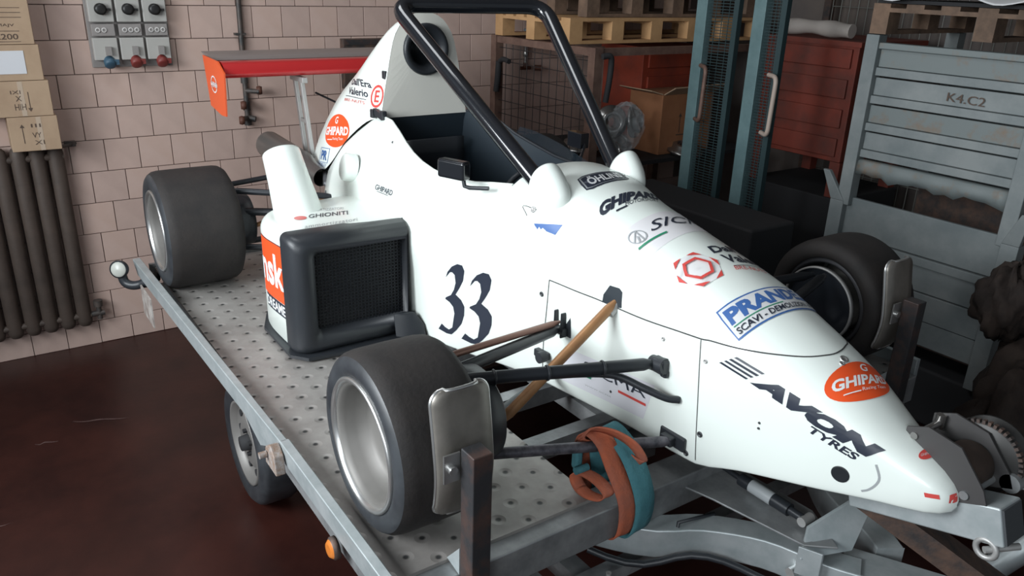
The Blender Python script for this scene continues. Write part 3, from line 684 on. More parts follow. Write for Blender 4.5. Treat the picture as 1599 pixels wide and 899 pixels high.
MB().lathe([(.05, 0), (.062, .01), (.062, .12), (.05, .13)], (1.055, .0, 1.215), (0, 1, 0), 30).build('strap_reel', mat('worn_webbing', (.035, .022, .016), .8, col2=(.06, .036, .025), nscale=12), WN, loc=LW)
ck = MB(); ck.beam((1.0, .225, 1.20), (1.085, .27, 1.175), .016, .007); ck.cyl((1.075, .262, 1.178), (1.115, .285, 1.168), .010); ck.box((1.0, .222, 1.202), (.04, .012, .04)); ck.cyl((.99, .21, 1.212), (.99, .235, 1.212), .008); ck.cyl((1.01, .21, 1.19), (1.01, .235, 1.19), .008)
ck.build('winch_handle', ALLOY, WN, loc=LW, bevel=.003)
MB().cyl((.955, -.01, 1.285), (.955, .16, 1.285), .010).build('cross_bolt', STEELD, WN, loc=LW)
MB().cyl((.955, .12, 1.27), (.955, .12, 1.31), .014, n=6).build('pawl', STEELD, WN, loc=LW)
MB().cyl((1.11, -.01, 1.19), (1.11, .18, 1.19), .012).build('cross_bolt', GALV, WN, loc=LW)
MB().beam((1.15, .16, 1.20), (1.32, .36, 1.16), .03, .03).build('pawl_lever', GALVL, WN, loc=LW)
MB().cyl((1.155, .13, 1.20), (1.155, .18, 1.20), .026).build('lever_pivot', GALV, WN, loc=LW)
sh = MB(); ringp = [(1.19+.025*math.cos(a), .0, 1.075+.025*math.sin(a)) for a in [2*PI*k/20 for k in range(20)]]
sh.tube(ringp, .008, 8, closed=True); sh.cyl((1.19, -.01, 1.075), (1.24, .06, 1.09), .009); sh.build('shackle', ALLOY, TR)
MB().cyl((.93, .84, .42), (1.14, 1.12, .80), .045).build('jockey_tube', GALVL, TR)

# ------------------------------------------------------------------ strap round the beam and the lower wishbone
SP = empty('ratchet_strap', (.29, -.40, .85), 'orange and teal tie-down strap looped round wishbone and front crossbeam', 'strap')
def ribbon(path, wdir, wd, m, name, th=.005, label=None):
    g_ = MB(); P = catm(path, 5, closed=True); wdir = Vector(wdir).normalized(); rw = []
    for i, p in enumerate(P):
        f = .5+.5*math.sin(i*.35); q = wdir*wd/2
        rw.append([p-q, p-q*.4+Vector((.004*f, 0, .004)), p+q*.4-Vector((.004*f, 0, 0)), p+q])
    rw.append(rw[0]); g_.grid(rw, True)
    return g_.build(name, m, SP, solid=th, label=label)
ribbon([(.19, -.41, .86), (.19, -.40, .71), (.27, -.39, .700), (.345, -.375, .72), (.355, -.365, .84), (.30, -.38, .97), (.235, -.40, 1.035), (.185, -.41, 1.04), (.165, -.41, .98)], (.0, .9, .15), .08, STRT, 'strap_loop', label='teal strap loop')
ribbon([(.185, -.46, .86), (.20, -.45, .705), (.28, -.44, .700), (.340, -.43, .73), (.343, -.43, .85), (.285, -.445, .96), (.24, -.455, 1.03), (.18, -.465, 1.04), (.15, -.465, .97)], (.1, .9, .1), .068, STRO, 'strap_loop', label='orange strap loop')
ribbon([(.18, -.50, 1.02), (.20, -.48, 1.06), (.25, -.44, 1.065), (.30, -.39, 1.03), (.325, -.36, .97), (.30, -.37, .96), (.24, -.41, .99), (.19, -.47, 1.0)], (.55, .0, .5), .045, STRO, 'strap_fold', label='orange strap fold over the top')
ribbon([(.22, -.525, .87), (.26, -.515, .86), (.30, -.495, .865), (.31, -.485, .89), (.26, -.495, .915), (.21, -.515, .92), (.19, -.525, .90)], (.3, .9, .4), .04, STRO, 'strap_fold', label='rusty orange loose strap end')
rt_ = MB(); rt_.box((.19, -.52, .96), (.03, .03, .07)); rt_.cyl((.22, -.55, .94), (.22, -.50, .94), .012); rt_.build('ratchet', STRT, SP, bevel=.01)

# ------------------------------------------------------------------ back wall items
# radiator
RA = empty('wall_radiator', (-3.66, -1.8, 0), 'brown cast radiator with tall ribs against the tiled wall', 'radiator')
sec = MB()
for i in range(1): pass
def radsec(y):
    g_ = MB(); n = 12; rw = []
    for z, s_ in ((.17, .55), (.185, .85), (.21, 1), (1.31, 1), (1.345, .85), (1.362, .5)):
        rw.append([(-3.66+.040*s_*math.cos(a), y+.0485*s_*math.sin(a)*(1 if abs(math.sin(a)) < .9 else .9), z) for a in [2*PI*k/n for k in range(n)]])
    g_.grid(rw, True, closed=True); g_.add(rw[0], [list(range(n))]); g_.add(rw[-1], [list(range(n))])
    return g_
r1 = radsec(-1.52).build('radiator_section', RADM, RA)
for i in range(1, 16):
    o = r1.copy(); COL.objects.link(o); o.location = r1.location+Vector((0, -.098*i, 0))
MB().cyl((-3.655, -2.9, .24), (-3.655, -1.48, .24), .022).build('header_pipe', RADM, RA)
MB().cyl((-3.655, -2.9, 1.29), (-3.655, -1.48, 1.29), .022).build('header_pipe', RADM, RA)
v_ = MB(); v_.cyl((-3.655, -1.48, .24), (-3.655, -1.40, .24), .018); v_.cyl((-3.655, -1.43, .20), (-3.655, -1.43, .30), .016); v_.cyl((-3.655, -1.43, .29), (-3.655, -1.43, .33), .028); v_.build('radiator_valve', IRON, RA)
v_ = MB(); v_.cyl((-3.70, -1.40, 1.355), (-3.60, -1.50, 1.355), .010); v_.box((-3.69, -1.43, 1.355), (.04, .06, .03)); v_.build('radiator_bracket', IRON, RA)
# cartons on the radiator
def textmesh(s, bold=.0, shear=0, space=1.0):
    c = bpy.data.curves.new('t', 'FONT'); c.body = s; c.offset = bold; c.shear = shear; c.space_character = space; c.resolution_u = 3
    o = bpy.data.objects.new('t', c); me = bpy.data.meshes.new_from_object(o)
    V = [v.co.copy() for v in me.vertices]; F = [list(p.vertices) for p in me.polygons]
    x0 = min(v.x for v in V); x1 = max(v.x for v in V); y0 = min(v.y for v in V); y1 = max(v.y for v in V)
    bpy.data.objects.remove(o); bpy.data.curves.remove(c); bpy.data.meshes.remove(me)
    return [((v.x-x0)/(x1-x0), (v.y-y0)/(y1-y0)) for v in V], F
def flat_text(mb, s, o, ux, uy, **k):   # o origin lower-left, ux full width vector, uy full height vector
    V, F = textmesh(s, **k); o, ux, uy = Vector(o), Vector(ux), Vector(uy)
    return mb.add([o+ux*a+uy*b for a, b in V], F, False)
def carton(name, x0, x1, y0, y1, z0, z1, m, label, group=None):
    c = empty(name, ((x0+x1)/2, (y0+y1)/2, z0), label, 'box', group)
    MB().bx((x0, y0, z0), (x1, y1, z1)).build('carton_body', m, c, bevel=.004)
    t = MB().bx((x1, y0, (z0+z1)/2-.012), (x1+.0008, y1, (z0+z1)/2+.012)); return c
zz = [1.364, 1.562, 1.762, 1.958, 2.235]
c4 = carton('cardboard_box', -3.715, -3.50, -1.742, -1.49, zz[0], zz[1]-.002, CARD, 'small cardboard box at the bottom of the stack, up arrow at its left side', 'cartons stacked on the radiator')
c3 = carton('cardboard_box', -3.715, -3.50, -1.90, -1.502, zz[1], zz[2]-.002, CARD, 'cardboard box with a down arrow, second from the bottom of the stack', 'cartons stacked on the radiator')
c2 = carton('cardboard_box', -3.715, -3.50, -1.95, -1.52, zz[2], zz[3]-.002, CARD, 'cardboard box with a white sheet of paper on its front', 'cartons stacked on the radiator')
c1 = carton('cardboard_box', -3.715, -3.50, -1.95, -1.535, zz[3], zz[4], CARD, 'taller cardboard box printed 2200 on top of the stack', 'cartons stacked on the radiator')
X_ = -3.4985
def arrow(mb, y, z0, z1, d=1):
    w_ = .004; h_ = .02
    mb.add([(X_, y-w_/2, z0), (X_, y+w_/2, z0), (X_, y+w_/2, z1), (X_, y-w_/2, z1)], [(0, 1, 2, 3)])
    zt = z1 if d > 0 else z0
    mb.add([(X_, y-.012, zt), (X_, y+.012, zt), (X_, y, zt+d*h_)], [(0, 1, 2)])
p_ = MB(); arrow(p_, -1.675, 1.41, 1.50); flat_text(p_, 'XI', (X_, -1.625, 1.40), (0, .05, 0), (0, 0, .025)); flat_text(p_, 'III', (X_, -1.63, 1.50), (0, .05, 0), (0, 0, .02)); flat_text(p_, 'VY', (X_, -1.63, 1.44), (0, .045, 0), (0, 0, .03)); p_.build('print', INK, c4)
p_ = MB(); arrow(p_, -1.615, 1.61, 1.70, -1); flat_text(p_, 'IXI', (X_, -1.70, 1.69), (0, .05, 0), (0, 0, .02)); flat_text(p_, 'HIH', (X_, -1.69, 1.60), (0, .055, 0), (0, 0, .035)); flat_text(p_, 'X', (X_, -1.68, 1.65), (0, .03, 0), (0, 0, .03)); p_.build('print', INK, c3)
MB().bx((-3.50, -1.88, 1.80), (-3.497, -1.60, 1.925)).build('paper_sheet', PAPER, c2)
p_ = MB(); flat_text(p_, '2200', (X_, -1.72, 1.985), (0, .11, 0), (0, 0, .03), bold=.01)
for z in (1.972, 2.028): p_.add([(X_, -1.80, z), (X_, -1.60, z), (X_, -1.60, z+.003), (X_, -1.80, z+.003)], [(0, 1, 2, 3)])
for z in (2.10, 2.125, 2.15): p_.add([(X_, -1.80, z), (X_, -1.58, z), (X_, -1.58, z+.003), (X_, -1.80, z+.003)], [(0, 1, 2, 3)])
flat_text(p_, 'EMAJV', (X_, -1.72, 2.05), (0, .10, 0), (0, 0, .018)); p_.build('print', INK, c1)
tp = MB(); tp.bx((-3.4995, -1.60, 1.366), (-3.499, -1.575, 1.558)); tp.build('packing_tape', mat('clear_tape', (.48, .38, .29), .25), c4)
tp = MB(); tp.bx((-3.4995, -1.66, 1.566), (-3.499, -1.635, 1.758)); tp.build('packing_tape', mat('clear_tape2', (.48, .38, .29), .25), c3)
# socket panel
PN = empty('socket_panel', (-3.72, -1.0, 1.8), 'wall panel with three switched industrial sockets and black rotary knobs', 'switchboard')
MB().bx((-3.72, -1.235, 1.80), (-3.70, -.775, 2.45)).build('back_plate', GREYPD, PN, bevel=.003)
for i, yc in enumerate((-1.155, -1.005, -.855)):
    U_ = empty('socket_unit', (0, 0, 0), None, None); U_.parent = PN; U_.location = Vector((-3.68, yc, 1.9))-PN.location; L0 = -Vector((-3.68, yc, 1.9))
    MB().bx((-3.70, yc-.068, 2.225), (-3.65, yc+.068, 2.45)).build('blank_cover', GREYPL, U_, loc=L0, bevel=.006)
    MB().bx((-3.70, yc-.068, 2.065), (-3.645, yc+.068, 2.205)).build('switch_cover', GREYPL, U_, loc=L0, bevel=.006)
    k_ = MB(); k_.lathe([(.033, 0), (.033, .03), (.02, .035), (0, .035)], (-3.645, yc-.002, 2.14), (1, 0, 0), 24); k_.box((-3.63, yc+.035, 2.137), (.02, .035, .014)); k_.build('rotary_knob', KNOB, U_, loc=L0)
    MB().bx((-3.70, yc-.064, 1.985), (-3.65, yc+.064, 2.055)).build('fuse_cover', GREYPD, U_, loc=L0, bevel=.004)
    n_ = 2 if i == 0 else 3
    for j in range(n_):
        MB().lathe([(.0085, .004), (.0145, .006), (.0145, 0)], (-3.65, yc+(-.04+.034*j)*(-1 if 0 else 1)+(.01 if i == 0 else .008), 2.02), (1, 0, 0), 16).build('fuse', mat('white_fuse', (.6, .58, .56), .4), U_, loc=L0)
    MB().bx((-3.70, yc-.068, 1.845), (-3.65, yc+.068, 1.975)).build('socket_cover', GREYPL, U_, loc=L0, bevel=.005)
    MB().box((-3.635, yc+.01, 1.90), (.03, .03, .05)).build('latch', GREYPD, U_, loc=L0)
    sk = MB(); sk.lathe([(.028, 0), (.033, .02), (.033, .055), (.022, .06), (0, .06)], (-3.675, yc+.01, 1.855), (.75, 0, -.66), 24); sk.box((-3.645, yc+.045, 1.835), (.03, .03, .03)); sk.build('socket_cap', BLUEPL if i == 0 else REDPL, U_, loc=L0)
# pipe with valves
PP = empty('wall_pipe', (-3.69, -.31, 1.3), 'dark iron pipe with rusty red valves beside the wing end plate', 'pipe')
q = MB(); q.cyl((-3.69, -.32, 3.2), (-3.69, -.335, 1.42), .017); q.build('pipe_run', IRON, PP)
q = MB()
for z in (1.985,): q.box((-3.70, -.335, z), (.05, .07, .014))
q.build('pipe_clamp', IRON, PP)
for z in (1.70, 1.52, 1.42): MB().cyl((-3.69, -.335, z-.03), (-3.69, -.335, z+.03), .024).build('pipe_socket', IRON, PP)
q = MB(); q.cyl((-3.69, -.335, 1.62), (-3.62, -.26, 1.62), .016).build('pipe_fitting', IRON, PP); q = MB(); q.cyl((-3.69, -.335, 1.44), (-3.60, -.40, 1.44), .016); q.cyl((-3.69, -.335, 1.44), (-3.66, -.29, 1.43), .02)
q.build('pipe_fitting', IRON, PP)
for p in ((-3.64, -.255, 1.625), (-3.62, -.375, 1.535), (-3.60, -.40, 1.44)):
    MB().lathe([(0, .018), (.025, .018), (.03, .0), (.025, -.018), (0, -.018)], p, (.3, 1, 0), 18).build('valve_handle', VALVE, PP)
# dark cabinet behind the cover
DC = empty('wall_cabinet', (-3.70, .56, 1.63), 'dark brown metal plate cabinet on the tiles behind the engine cover', 'cabinet')
MB().bx((-3.72, .37, 1.60), (-3.66, .76, 1.945)).build('cabinet_box', DARKST, DC, bevel=.004)
MB().bx((-3.66, .38, 1.905), (-3.652, .75, 1.94)).build('cabinet_flap', POSTM, DC)

# ------------------------------------------------------------------ mesh cage with parts
CG = empty('mesh_cage', (-2.9, 2.4, 0), 'rusty brown steel cage with wire mesh sides left of the teal posts', 'cage')
for (x, y) in ((-3.55, 1.60), (-2.36, 1.60), (-2.36, 3.4), (-3.55, 3.4)):
    MB().bx((x-.035, y-.035, .0), (x+.035, y+.035, 1.97)).build('cage_post', CAGE, CG)
for a, b in (((-3.515, 1.60, 1.94), (-2.395, 1.60, 1.94)), ((-2.36, 1.635, 1.94), (-2.36, 3.365, 1.94)), ((-3.55, 1.635, 1.94), (-3.55, 3.365, 1.94))):
    MB().beam(a, b, .05, .05).build('top_rail', CAGE, CG)
ms = MB()
for i in range(1, 12): x = -3.515+1.12*i/12; ms.tube([(x, 1.60, .5), (x, 1.60, 1.915)], .003, 5, cap=False)
for i in range(10): z = .98+.1*i; ms.tube([(-3.515, 1.60, z), (-2.395, 1.60, z)], .003, 5, cap=False)
ms.build('wire_mesh', WIRE, CG, kind='stuff')
MB().bx((-3.5, 1.65, 1.12), (-2.40, 3.35, 1.15)).build('cage_shelf', DARK, CG)
hk = MB(); hk.tube(catm([(-2.29, 1.60, 1.92), (-2.28, 1.66, 1.92), (-2.29, 1.68, 1.86), (-2.29, 1.67, 1.74), (-2.30, 1.66, 1.62)], 4), .02, 8); hk.build('cable_hook', DARK, CG)
hk = MB(); hk.tube(catm([(-3.45, 1.56, 1.78), (-3.40, 1.56, 1.80), (-3.32, 1.56, 1.79)], 4), .02, 8); hk.tube([(-3.46, 1.56, 1.78), (-3.47, 1.56, 1.66), (-3.49, 1.56, 1.55)], .025, 8); hk.build('cable_hook', DARK, CG)
VP = empty('valve_pipe', (-3.69, 2.1, 1.6), 'thin pipe with a brass valve on the tiles, behind the cage mesh', 'pipe')
q = MB(); q.cyl((-3.70, 1.98, 2.0), (-3.70, 1.98, 1.86), .02); q.build('pipe_run', mat('bluegrey_pipe', (.10, .14, .16), .4), VP)
q = MB(); q.cyl((-3.70, 1.98, 1.86), (-3.70, 1.98, 1.72), .014); q.lathe([(.02, -.02), (.024, 0), (.02, .02)], (-3.70, 1.98, 1.80), (0, 0, 1), 14); q.build('brass_valve', STEELD, VP)
q = MB(); q.cyl((-3.70, 1.93, 1.69), (-3.70, 2.03, 1.69), .014); q.cyl((-3.70, 2.07, 1.69), (-3.66, 2.12, 1.69), .022); q.cyl((-3.70, 1.98, 1.73), (-3.70, 1.98, 1.69), .018); q.build('valve_handle', VALVE, VP)
# flanges and wrapped parts
def flange(x, y, z, r, ax, m=STEELD, label='', k=0):
    o = empty('steel_flange', (x, y, z), label, 'machine part', 'machined steel parts in the cage')
    MB().lathe([(r*.45, -.01), (r, -.01), (r*1.0, .012), (r*.72, .014), (r*.70, .05), (r*.52, .055), (r*.45, .05), (r*.45, -.01)], (x, y, z), ax, 36).build('flange_ring', m, o)
    MB().lathe([(r*.44, -.03), (r*.44, .04), (r*.3, .045), (r*.3, -.03)], (x, y, z), ax, 24).build('hub_sleeve', DARKST, o)
    return o
flange(-2.80, 1.86, 1.205, .16, (.05, .0, 1), label='flat steel flange standing left of the wrapped parts, seen through the hoop')
flange(-2.62, 2.10, 1.24, .10, (.6, -.2, .7), label='tilted bright steel ring just right of the hoop leg')
flange(-2.44, 2.62, 1.18, .14, (.2, 0, 1), label='low steel disc beside the orange cardboard box')
flange(-2.50, 1.90, 1.44, .12, (.9, -.35, .1), label='upright steel ring wrapped in film behind the cage post')
flange(-2.50, 2.12, 1.43, .12, (.8, .45, .1), label='upright steel ring next to the cardboard box corner')
flange(-2.46, 1.88, 1.235, .10, (.8, .2, .4), label='steel ring lying at the bottom of the wrapped heap')
fm = MB(); n1, n2 = 22, 12; rw = []
for i in range(n2+1):
    ph = PI*i/n2; rw.append([(-2.46+.10*math.sin(ph)*math.cos(a)*(1+.2*math.sin(5*a+i)), 2.00+.17*math.sin(ph)*math.sin(a)*(1+.12*math.sin(7*a+2*i)), 1.40+.17*math.cos(ph)*(1+.1*math.sin(6*a+i))) for a in [2*PI*k/n1 for k in range(n1)]])
fm.grid(rw, False, closed=True).build('plastic_wrap', FILM, label='crumpled clear film wrapped over the steel rings', cat='plastic film')
# cardboard box with arrows
CB = empty('open_carton', (-2.62, 2.75, 1.15), 'open orange-brown cardboard box with arrow and glass symbols', 'box')
MB().bx((-2.86, 2.40, 1.152), (-2.50, 2.95, 1.60)).build('carton_body', CARDO, CB, bevel=.004)
MB().hexa([(-2.88, 2.30, 1.63), (-2.52, 2.30, 1.63), (-2.50, 2.40, 1.602), (-2.90, 2.40, 1.602), (-2.88, 2.30, 1.637), (-2.52, 2.30, 1.637), (-2.50, 2.40, 1.61), (-2.90, 2.40, 1.61)]).build('flap', CARD, CB)
MB().hexa([(-2.50, 2.41, 1.60), (-2.50, 2.94, 1.60), (-2.40, 2.98, 1.67), (-2.40, 2.42, 1.66), (-2.505, 2.41, 1.606), (-2.505, 2.94, 1.606), (-2.405, 2.98, 1.676), (-2.405, 2.42, 1.666)]).build('flap', CARD, CB)
p_ = MB(); XX = -2.4985
for y in (2.60, 2.67):
    p_.add([(XX, y-.004, 1.31), (XX, y+.004, 1.31), (XX, y+.004, 1.43), (XX, y-.004, 1.43)], [(0, 1, 2, 3)]); p_.add([(XX, y-.018, 1.43), (XX, y+.018, 1.43), (XX, y, 1.46)], [(0, 1, 2)])
p_.add([(XX, 2.57, 1.29), (XX, 2.82, 1.29), (XX, 2.82, 1.298), (XX, 2.57, 1.298)], [(0, 1, 2, 3)])
p_.add([(XX, 2.75, 1.31), (XX, 2.79, 1.31), (XX, 2.79, 1.318), (XX, 2.75, 1.318)], [(0, 1, 2, 3)]); p_.add([(XX, 2.766, 1.318), (XX, 2.774, 1.318), (XX, 2.774, 1.38), (XX, 2.766, 1.38)], [(0, 1, 2, 3)])
for a, b in (((2.74, 1.46), (2.80, 1.46)), ((2.74, 1.46), (2.745, 1.40)), ((2.80, 1.46), (2.795, 1.40)), ((2.745, 1.40), (2.77, 1.38)), ((2.795, 1.40), (2.77, 1.38))):
    p_.beam((XX, *a), (XX, *b), .001, .006, (1, 0, 0)) if False else p_.beam((XX, *a), (XX, *b), .006, .001, (1, 0, 0))
p_.build('print', INK, CB)
# pallets
def pallet(x0, x1, y0, y1, z0, m, label, group, hgt=.17, nblk=4):
    o = empty('pallet', ((x0+x1)/2, (y0+y1)/2, z0), label, 'pallet', group)
    bw = .11; t = .022; ys = [y0+bw/2+(y1-y0-bw)*i/(nblk-1) for i in range(nblk)]; xs__ = [x0+.05, (x0+x1)/2, x1-.05]
    for x in xs__:
        MB().bx((x-.05, y0, z0), (x+.05, y1, z0+t)).build('bottom_board', m, o)
        for y in ys: MB().bx((x-.05, y-bw/2, z0+t), (x+.05, y+bw/2, z0+hgt-2*t)).build('block', m, o)
    for y in ys: MB().bx((x0, y-bw/2, z0+hgt-2*t), (x1, y+bw/2, z0+hgt-t)).build('stringer_board', m, o)
    for i in range(7):
        x = x0+.05+(x1-x0-.10)*i/6; MB().bx((x-.05, y0, z0+hgt-t), (x+.05, y1, z0+hgt)).build('deck_board', m, o)
    return o
pallet(-3.52, -2.60, 1.56, 3.55, 1.972, WOOD, 'new pale pine pallet resting on the rusty cage', 'pallets', nblk=6)
pallet(-3.50, -2.66, 1.75, 3.5, 2.145, WOODD, 'old dark wooden pallet lying on the pale pine pallet', 'pallets', nblk=5)
MB().bx((-3.3, 2.0, 2.318), (-2.8, 3.2, 2.7)).build('wooden_crate', WOODD, label='dark wooden crate on the old dark pallet at the top edge', cat='crate')
# orange bin
def ribbed_bin(name, x0, x1, y0, y1, z0, z1, m, label, face='x', nrib=4, group='ribbed steel bins', legs=True):
    o = empty(name, ((x0+x1)/2, (y0+y1)/2, z0), label, 'metal bin', group)
    MB().bx((x0, y0, z0), (x1, y1, z1)).build('bin_body', m, o, bevel=.006)
    for i in range(nrib):
        z = z0+(z1-z0)*(i+.5)/nrib; h_ = (z1-z0)/nrib*.32
        if face == 'x': MB().bx((x1, y0+.05, z-h_), (x1+.02, y1-.05, z+h_)).build('rib_panel', m, o, bevel=.006)
        else: MB().bx((x0+.04, y0-.02, z-h_), (x1-.04, y0, z+h_)).build('rib_panel', m, o, bevel=.006)
    MB().bx((x0-.012, y0-.024, z1-.02), (x1+.024, y1+.01, z1+.012)).build('bin_rim', m, o)
    return o
ribbed_bin('steel_bin', -3.46, -2.98, 2.62, 3.33, 1.153, 1.89, OBIN, 'faded orange-red steel bin in the cage behind the cardboard box', 'x', 4)
ribbed_bin('steel_bin', -2.08, -1.32, 2.95, 3.7, 1.27, 2.05, RBIN, 'dark red ribbed steel bin behind the second teal post', 'y', 4)
lg = empty('bin_stand', (-1.7, 3.3, .9), 'dark stand with a rusty leg under the dark red bin', 'stand')
for x in (-2.04, -1.36):
    for y in (3.0, 3.65): MB().bx((x-.04, y-.04, 1.02), (x+.04, y+.04, 1.268)).build('leg', RBIN, lg)
MB().bx((-2.1, 2.95, .0), (-1.3, 3.7, 1.018)).build('stand_base', DARK, lg, bevel=.01)
MB().tube(catm([(-2.0, 3.05, 2.12), (-1.8, 3.04, 2.13), (-1.6, 3.03, 2.125), (-1.45, 3.03, 2.12)], 4), [.05+.006*math.sin(i) for i in range(13)], 14).build('paper_roll', mat('dirty_paper', (.42, .38, .35), .7), label='grey-white paper roll lying on the dark red bin', cat='paper roll')
# teal mesh doors
def door(x, y, label, hx, hm, mesh_to):
    o = empty('mesh_door', (x, y, 0), label, 'mesh door', 'teal mesh doors')
    MB().bx((x-.045, y-.03, .02), (x+.045, y+.03, 3.0)).build('door_post', TEAL, o, bevel=.003)
    MB().bx((mesh_to-.02, y-.02, .02), (mesh_to+.02, y+.02, 3.0)).build('door_stile', TEALD, o)
    g_ = MB(); n = 120
    for i in range(n):
        z = .75+2.2*i/n; g_.beam((x+.045, y-.005, z), (mesh_to-.02, y-.005, z), .0035, .0045)
    for i in range(3):
        xx = x+.045+(mesh_to-x-.06)*(i+1)/4; g_.beam((xx, y, .75), (xx, y, 3.0), .004, .004, (1, 0, 0))
    g_.build('mesh_slats', TEALD, o, kind='stuff')
    P = fillet([Vector((hx-.06, y-.035, 1.88)), Vector((hx+.05, y-.10, 1.88)), Vector((hx+.04, y-.10, 1.53)), Vector((hx-.06, y-.035, 1.53))], .05)
    MB().tube(P, .014, 12).build('handle', hm, o)
    return o
door(-2.0, 2.2, 'left teal steel post with fine mesh strip and rusty grab handle', -1.89, CAGE, -1.72)
door(-1.53, 2.2, 'right teal steel post with fine mesh and cream grab handle', -1.33, BEIGE, -1.36)
MF = empty('mesh_fence', (-1.2, 3.1, 0), 'tall wire mesh fence behind the dark red bin', 'fence')
g_ = MB()
for i in range(30): x = -2.2+.075*i; g_.tube([(x, 3.85, .8), (x, 3.85, 3.0)], .004, 5, cap=False)
for i in range(8): z = 1.0+.25*i; g_.tube([(-2.2, 3.85, z), (-.02, 3.85, z)], .004, 5, cap=False)
g_.build('wire_mesh', mat('grey_wire', (.22, .22, .2), .5, .4), MF, kind='stuff')
for x in (-2.23, .01): MB().bx((x-.03, 3.82, 0), (x+.03, 3.88, 3.0)).build('fence_post', DARKST, MF)
g_ = MB(); g_.bx((-2.25, 1.72, 0), (-1.0, 2.12, 1.06)); g_.build('shadow_box', DARK, label='low dark box standing in for shadow and dark items before the teal posts', cat='shadow stand-in', bevel=.02)  # dark box added in place of the shadow over the lower posts
# grey stillage
SG = empty('steel_stillage', (-.45, 2.9, .45), 'grey-blue ribbed steel stillage with rusty lower edge, upper of the two', 'stillage', 'grey-blue stillages')
y = 2.4; x0, x1 = -.90, .10
def board(mb_z0, mb_z1, dy, m, par, nm='board', xa=None, xb=None, sl=0):
    xa = x0+.07 if xa is None else xa; xb = x1-.07 if xb is None else xb
    return MB().hexa([(xa, y-dy, mb_z0), (xb, y-dy, mb_z0-sl), (xb, y+.02, mb_z0-sl), (xa, y+.02, mb_z0), (xa, y-dy, mb_z1), (xb, y-dy, mb_z1-sl), (xb, y+.02, mb_z1-sl), (xa, y+.02, mb_z1)]).build(nm, m, par, bevel=.004)
for i in range(4):
    zt = 2.075-i*.155
    board(zt-.098, zt, .004, GBIN if i % 2 else GBINR, SG)
    board(zt-.145, zt-.10, .022, GBIN, SG, 'rib')
rows3 = []
for zf, dy in ((1.452, .0), (1.44, .02), (1.40, .025), (1.36, .02)):
    rows3.append([(x0+.07+(x1-x0-.14)*i/16, y-dy-.006*math.sin(i*1.7), zf+(.012*math.sin(i*1.1)+.010*math.sin(i*2.7) if zf < 1.38 else 0)) for i in range(17)])
MB().grid(rows3, True).build('dented_skirt', GBINR, SG, solid=.01)
MB().bx((x0+.05, y-.03, 2.075), (x1, y+.03, 2.11)).build('top_edge', GBINR, SG, bevel=.006)
for x in (x0+.03, x1-.03):
    MB().bx((x-.04, y-.045, 1.17), (x+.04, y+.035, 2.15)).build('post', GBIN, SG, bevel=.005)
    MB().bx((x-.04, y+.80, 1.17), (x+.04, y+.88, 2.15)).build('post', GBIN, SG)
MB().bx((x0, y+.86, 1.2), (x1, y+.88, 2.0)).build('back_panel', GBIN, SG); MB().bx((x0+.0, y+.04, 1.45), (x0+.02, y+.84, 2.0)).build('side_panel', DARKST, SG)
SL = empty('steel_stillage', (-.45, 2.9, .45), 'lower grey-blue steel stillage with flared corner, under the ribbed one', 'stillage', 'grey-blue stillages')
board(.985, 1.215, .004, GBIN, SL, xa=x0+.03, xb=x1-.03); board(.93, .98, .02, GBIN, SL, 'rib', xa=x0+.03, xb=x1-.03)
board(.78, .925, .0, GBIN, SL, xa=x0+.03, xb=x1-.03); board(.62, .775, .008, GBIN, SL, xa=x0+.03, xb=x1-.03); board(.47, .615, .0, GBIN, SL, xa=x0+.03, xb=x1-.03)
for s_, x in ((-1, x0-.005), (1, x1+.005)):
    MB().hexa([(x-.045, y-.05, .35), (x+.045, y-.05, .35), (x+.045, y+.03, .35), (x-.045, y+.03, .35), (x-.045, y-.05, 1.19), (x+.045, y-.05, 1.19), (x+.045, y+.03, 1.19), (x-.045, y+.03, 1.19)]).build('post', GBIN, SL, bevel=.004)
    MB().hexa([(x-.045, y-.05, 1.19), (x+.045, y-.05, 1.19), (x+.045, y-.02, 1.19), (x-.045, y-.02, 1.19), (x-.045+s_*.07, y-.07, 1.36), (x+.0+s_*.07, y-.07, 1.36), (x+.0+s_*.07, y-.04, 1.36), (x-.045+s_*.07, y-.04, 1.36)]).build('corner_guide', GBIN, SL, bevel=.004)
MB().bx((x0, y+.86, .4), (x1, y+.88, 1.2)).build('back_panel', DARKST, SL); MB().bx((x0, y+.03, .45), (x1, y+.86, .47)).build('base_panel', DARKST, SL)
MB().bx((x0+.1, y+.1, .475), (x1-.1, y+.8, .9)).build('scrap_load', DARK, label='dark load lying inside the lower grey stillage', cat='load', bevel=.03)
MB().bx((x0-.05, y+.0, .0), (x1+.05, y+.85, .345)).build('shadow_block', DARK, label='dark block standing in for the darkness below the stillages', cat='plinth', bevel=.02)  # dark block added where there is only darkness under the stillage
p1 = pallet(-.90, .35, 2.36, 3.3, 2.155, WOODD, 'old wooden pallet under the white plastic sheet on the stillage', 'pallets', hgt=.16, nblk=3)
g_ = MB(); rw = []
for j in range(8):
    rw.append([(-.95+.09*i, 2.30+.14*j+(.012*math.sin(i*1.3) if j == 0 else 0), (2.40-.012*math.sin(i)-(.045+.018*math.sin(i*.9) if j == 0 else 0)+.01*math.sin(i*2.1+j))) for i in range(17)])
g_.grid(rw, True).build('plastic_sheet', SHEETM, label='white crinkled plastic sheet over the pallet at top right', cat='plastic sheet', solid=.006, sub=1)
MB().bx((-.9, 2.4, 2.317), (.3, 3.2, 2.335)).build('wrapped_load', DARK, label='flat dark load under the white plastic sheet', cat='load')
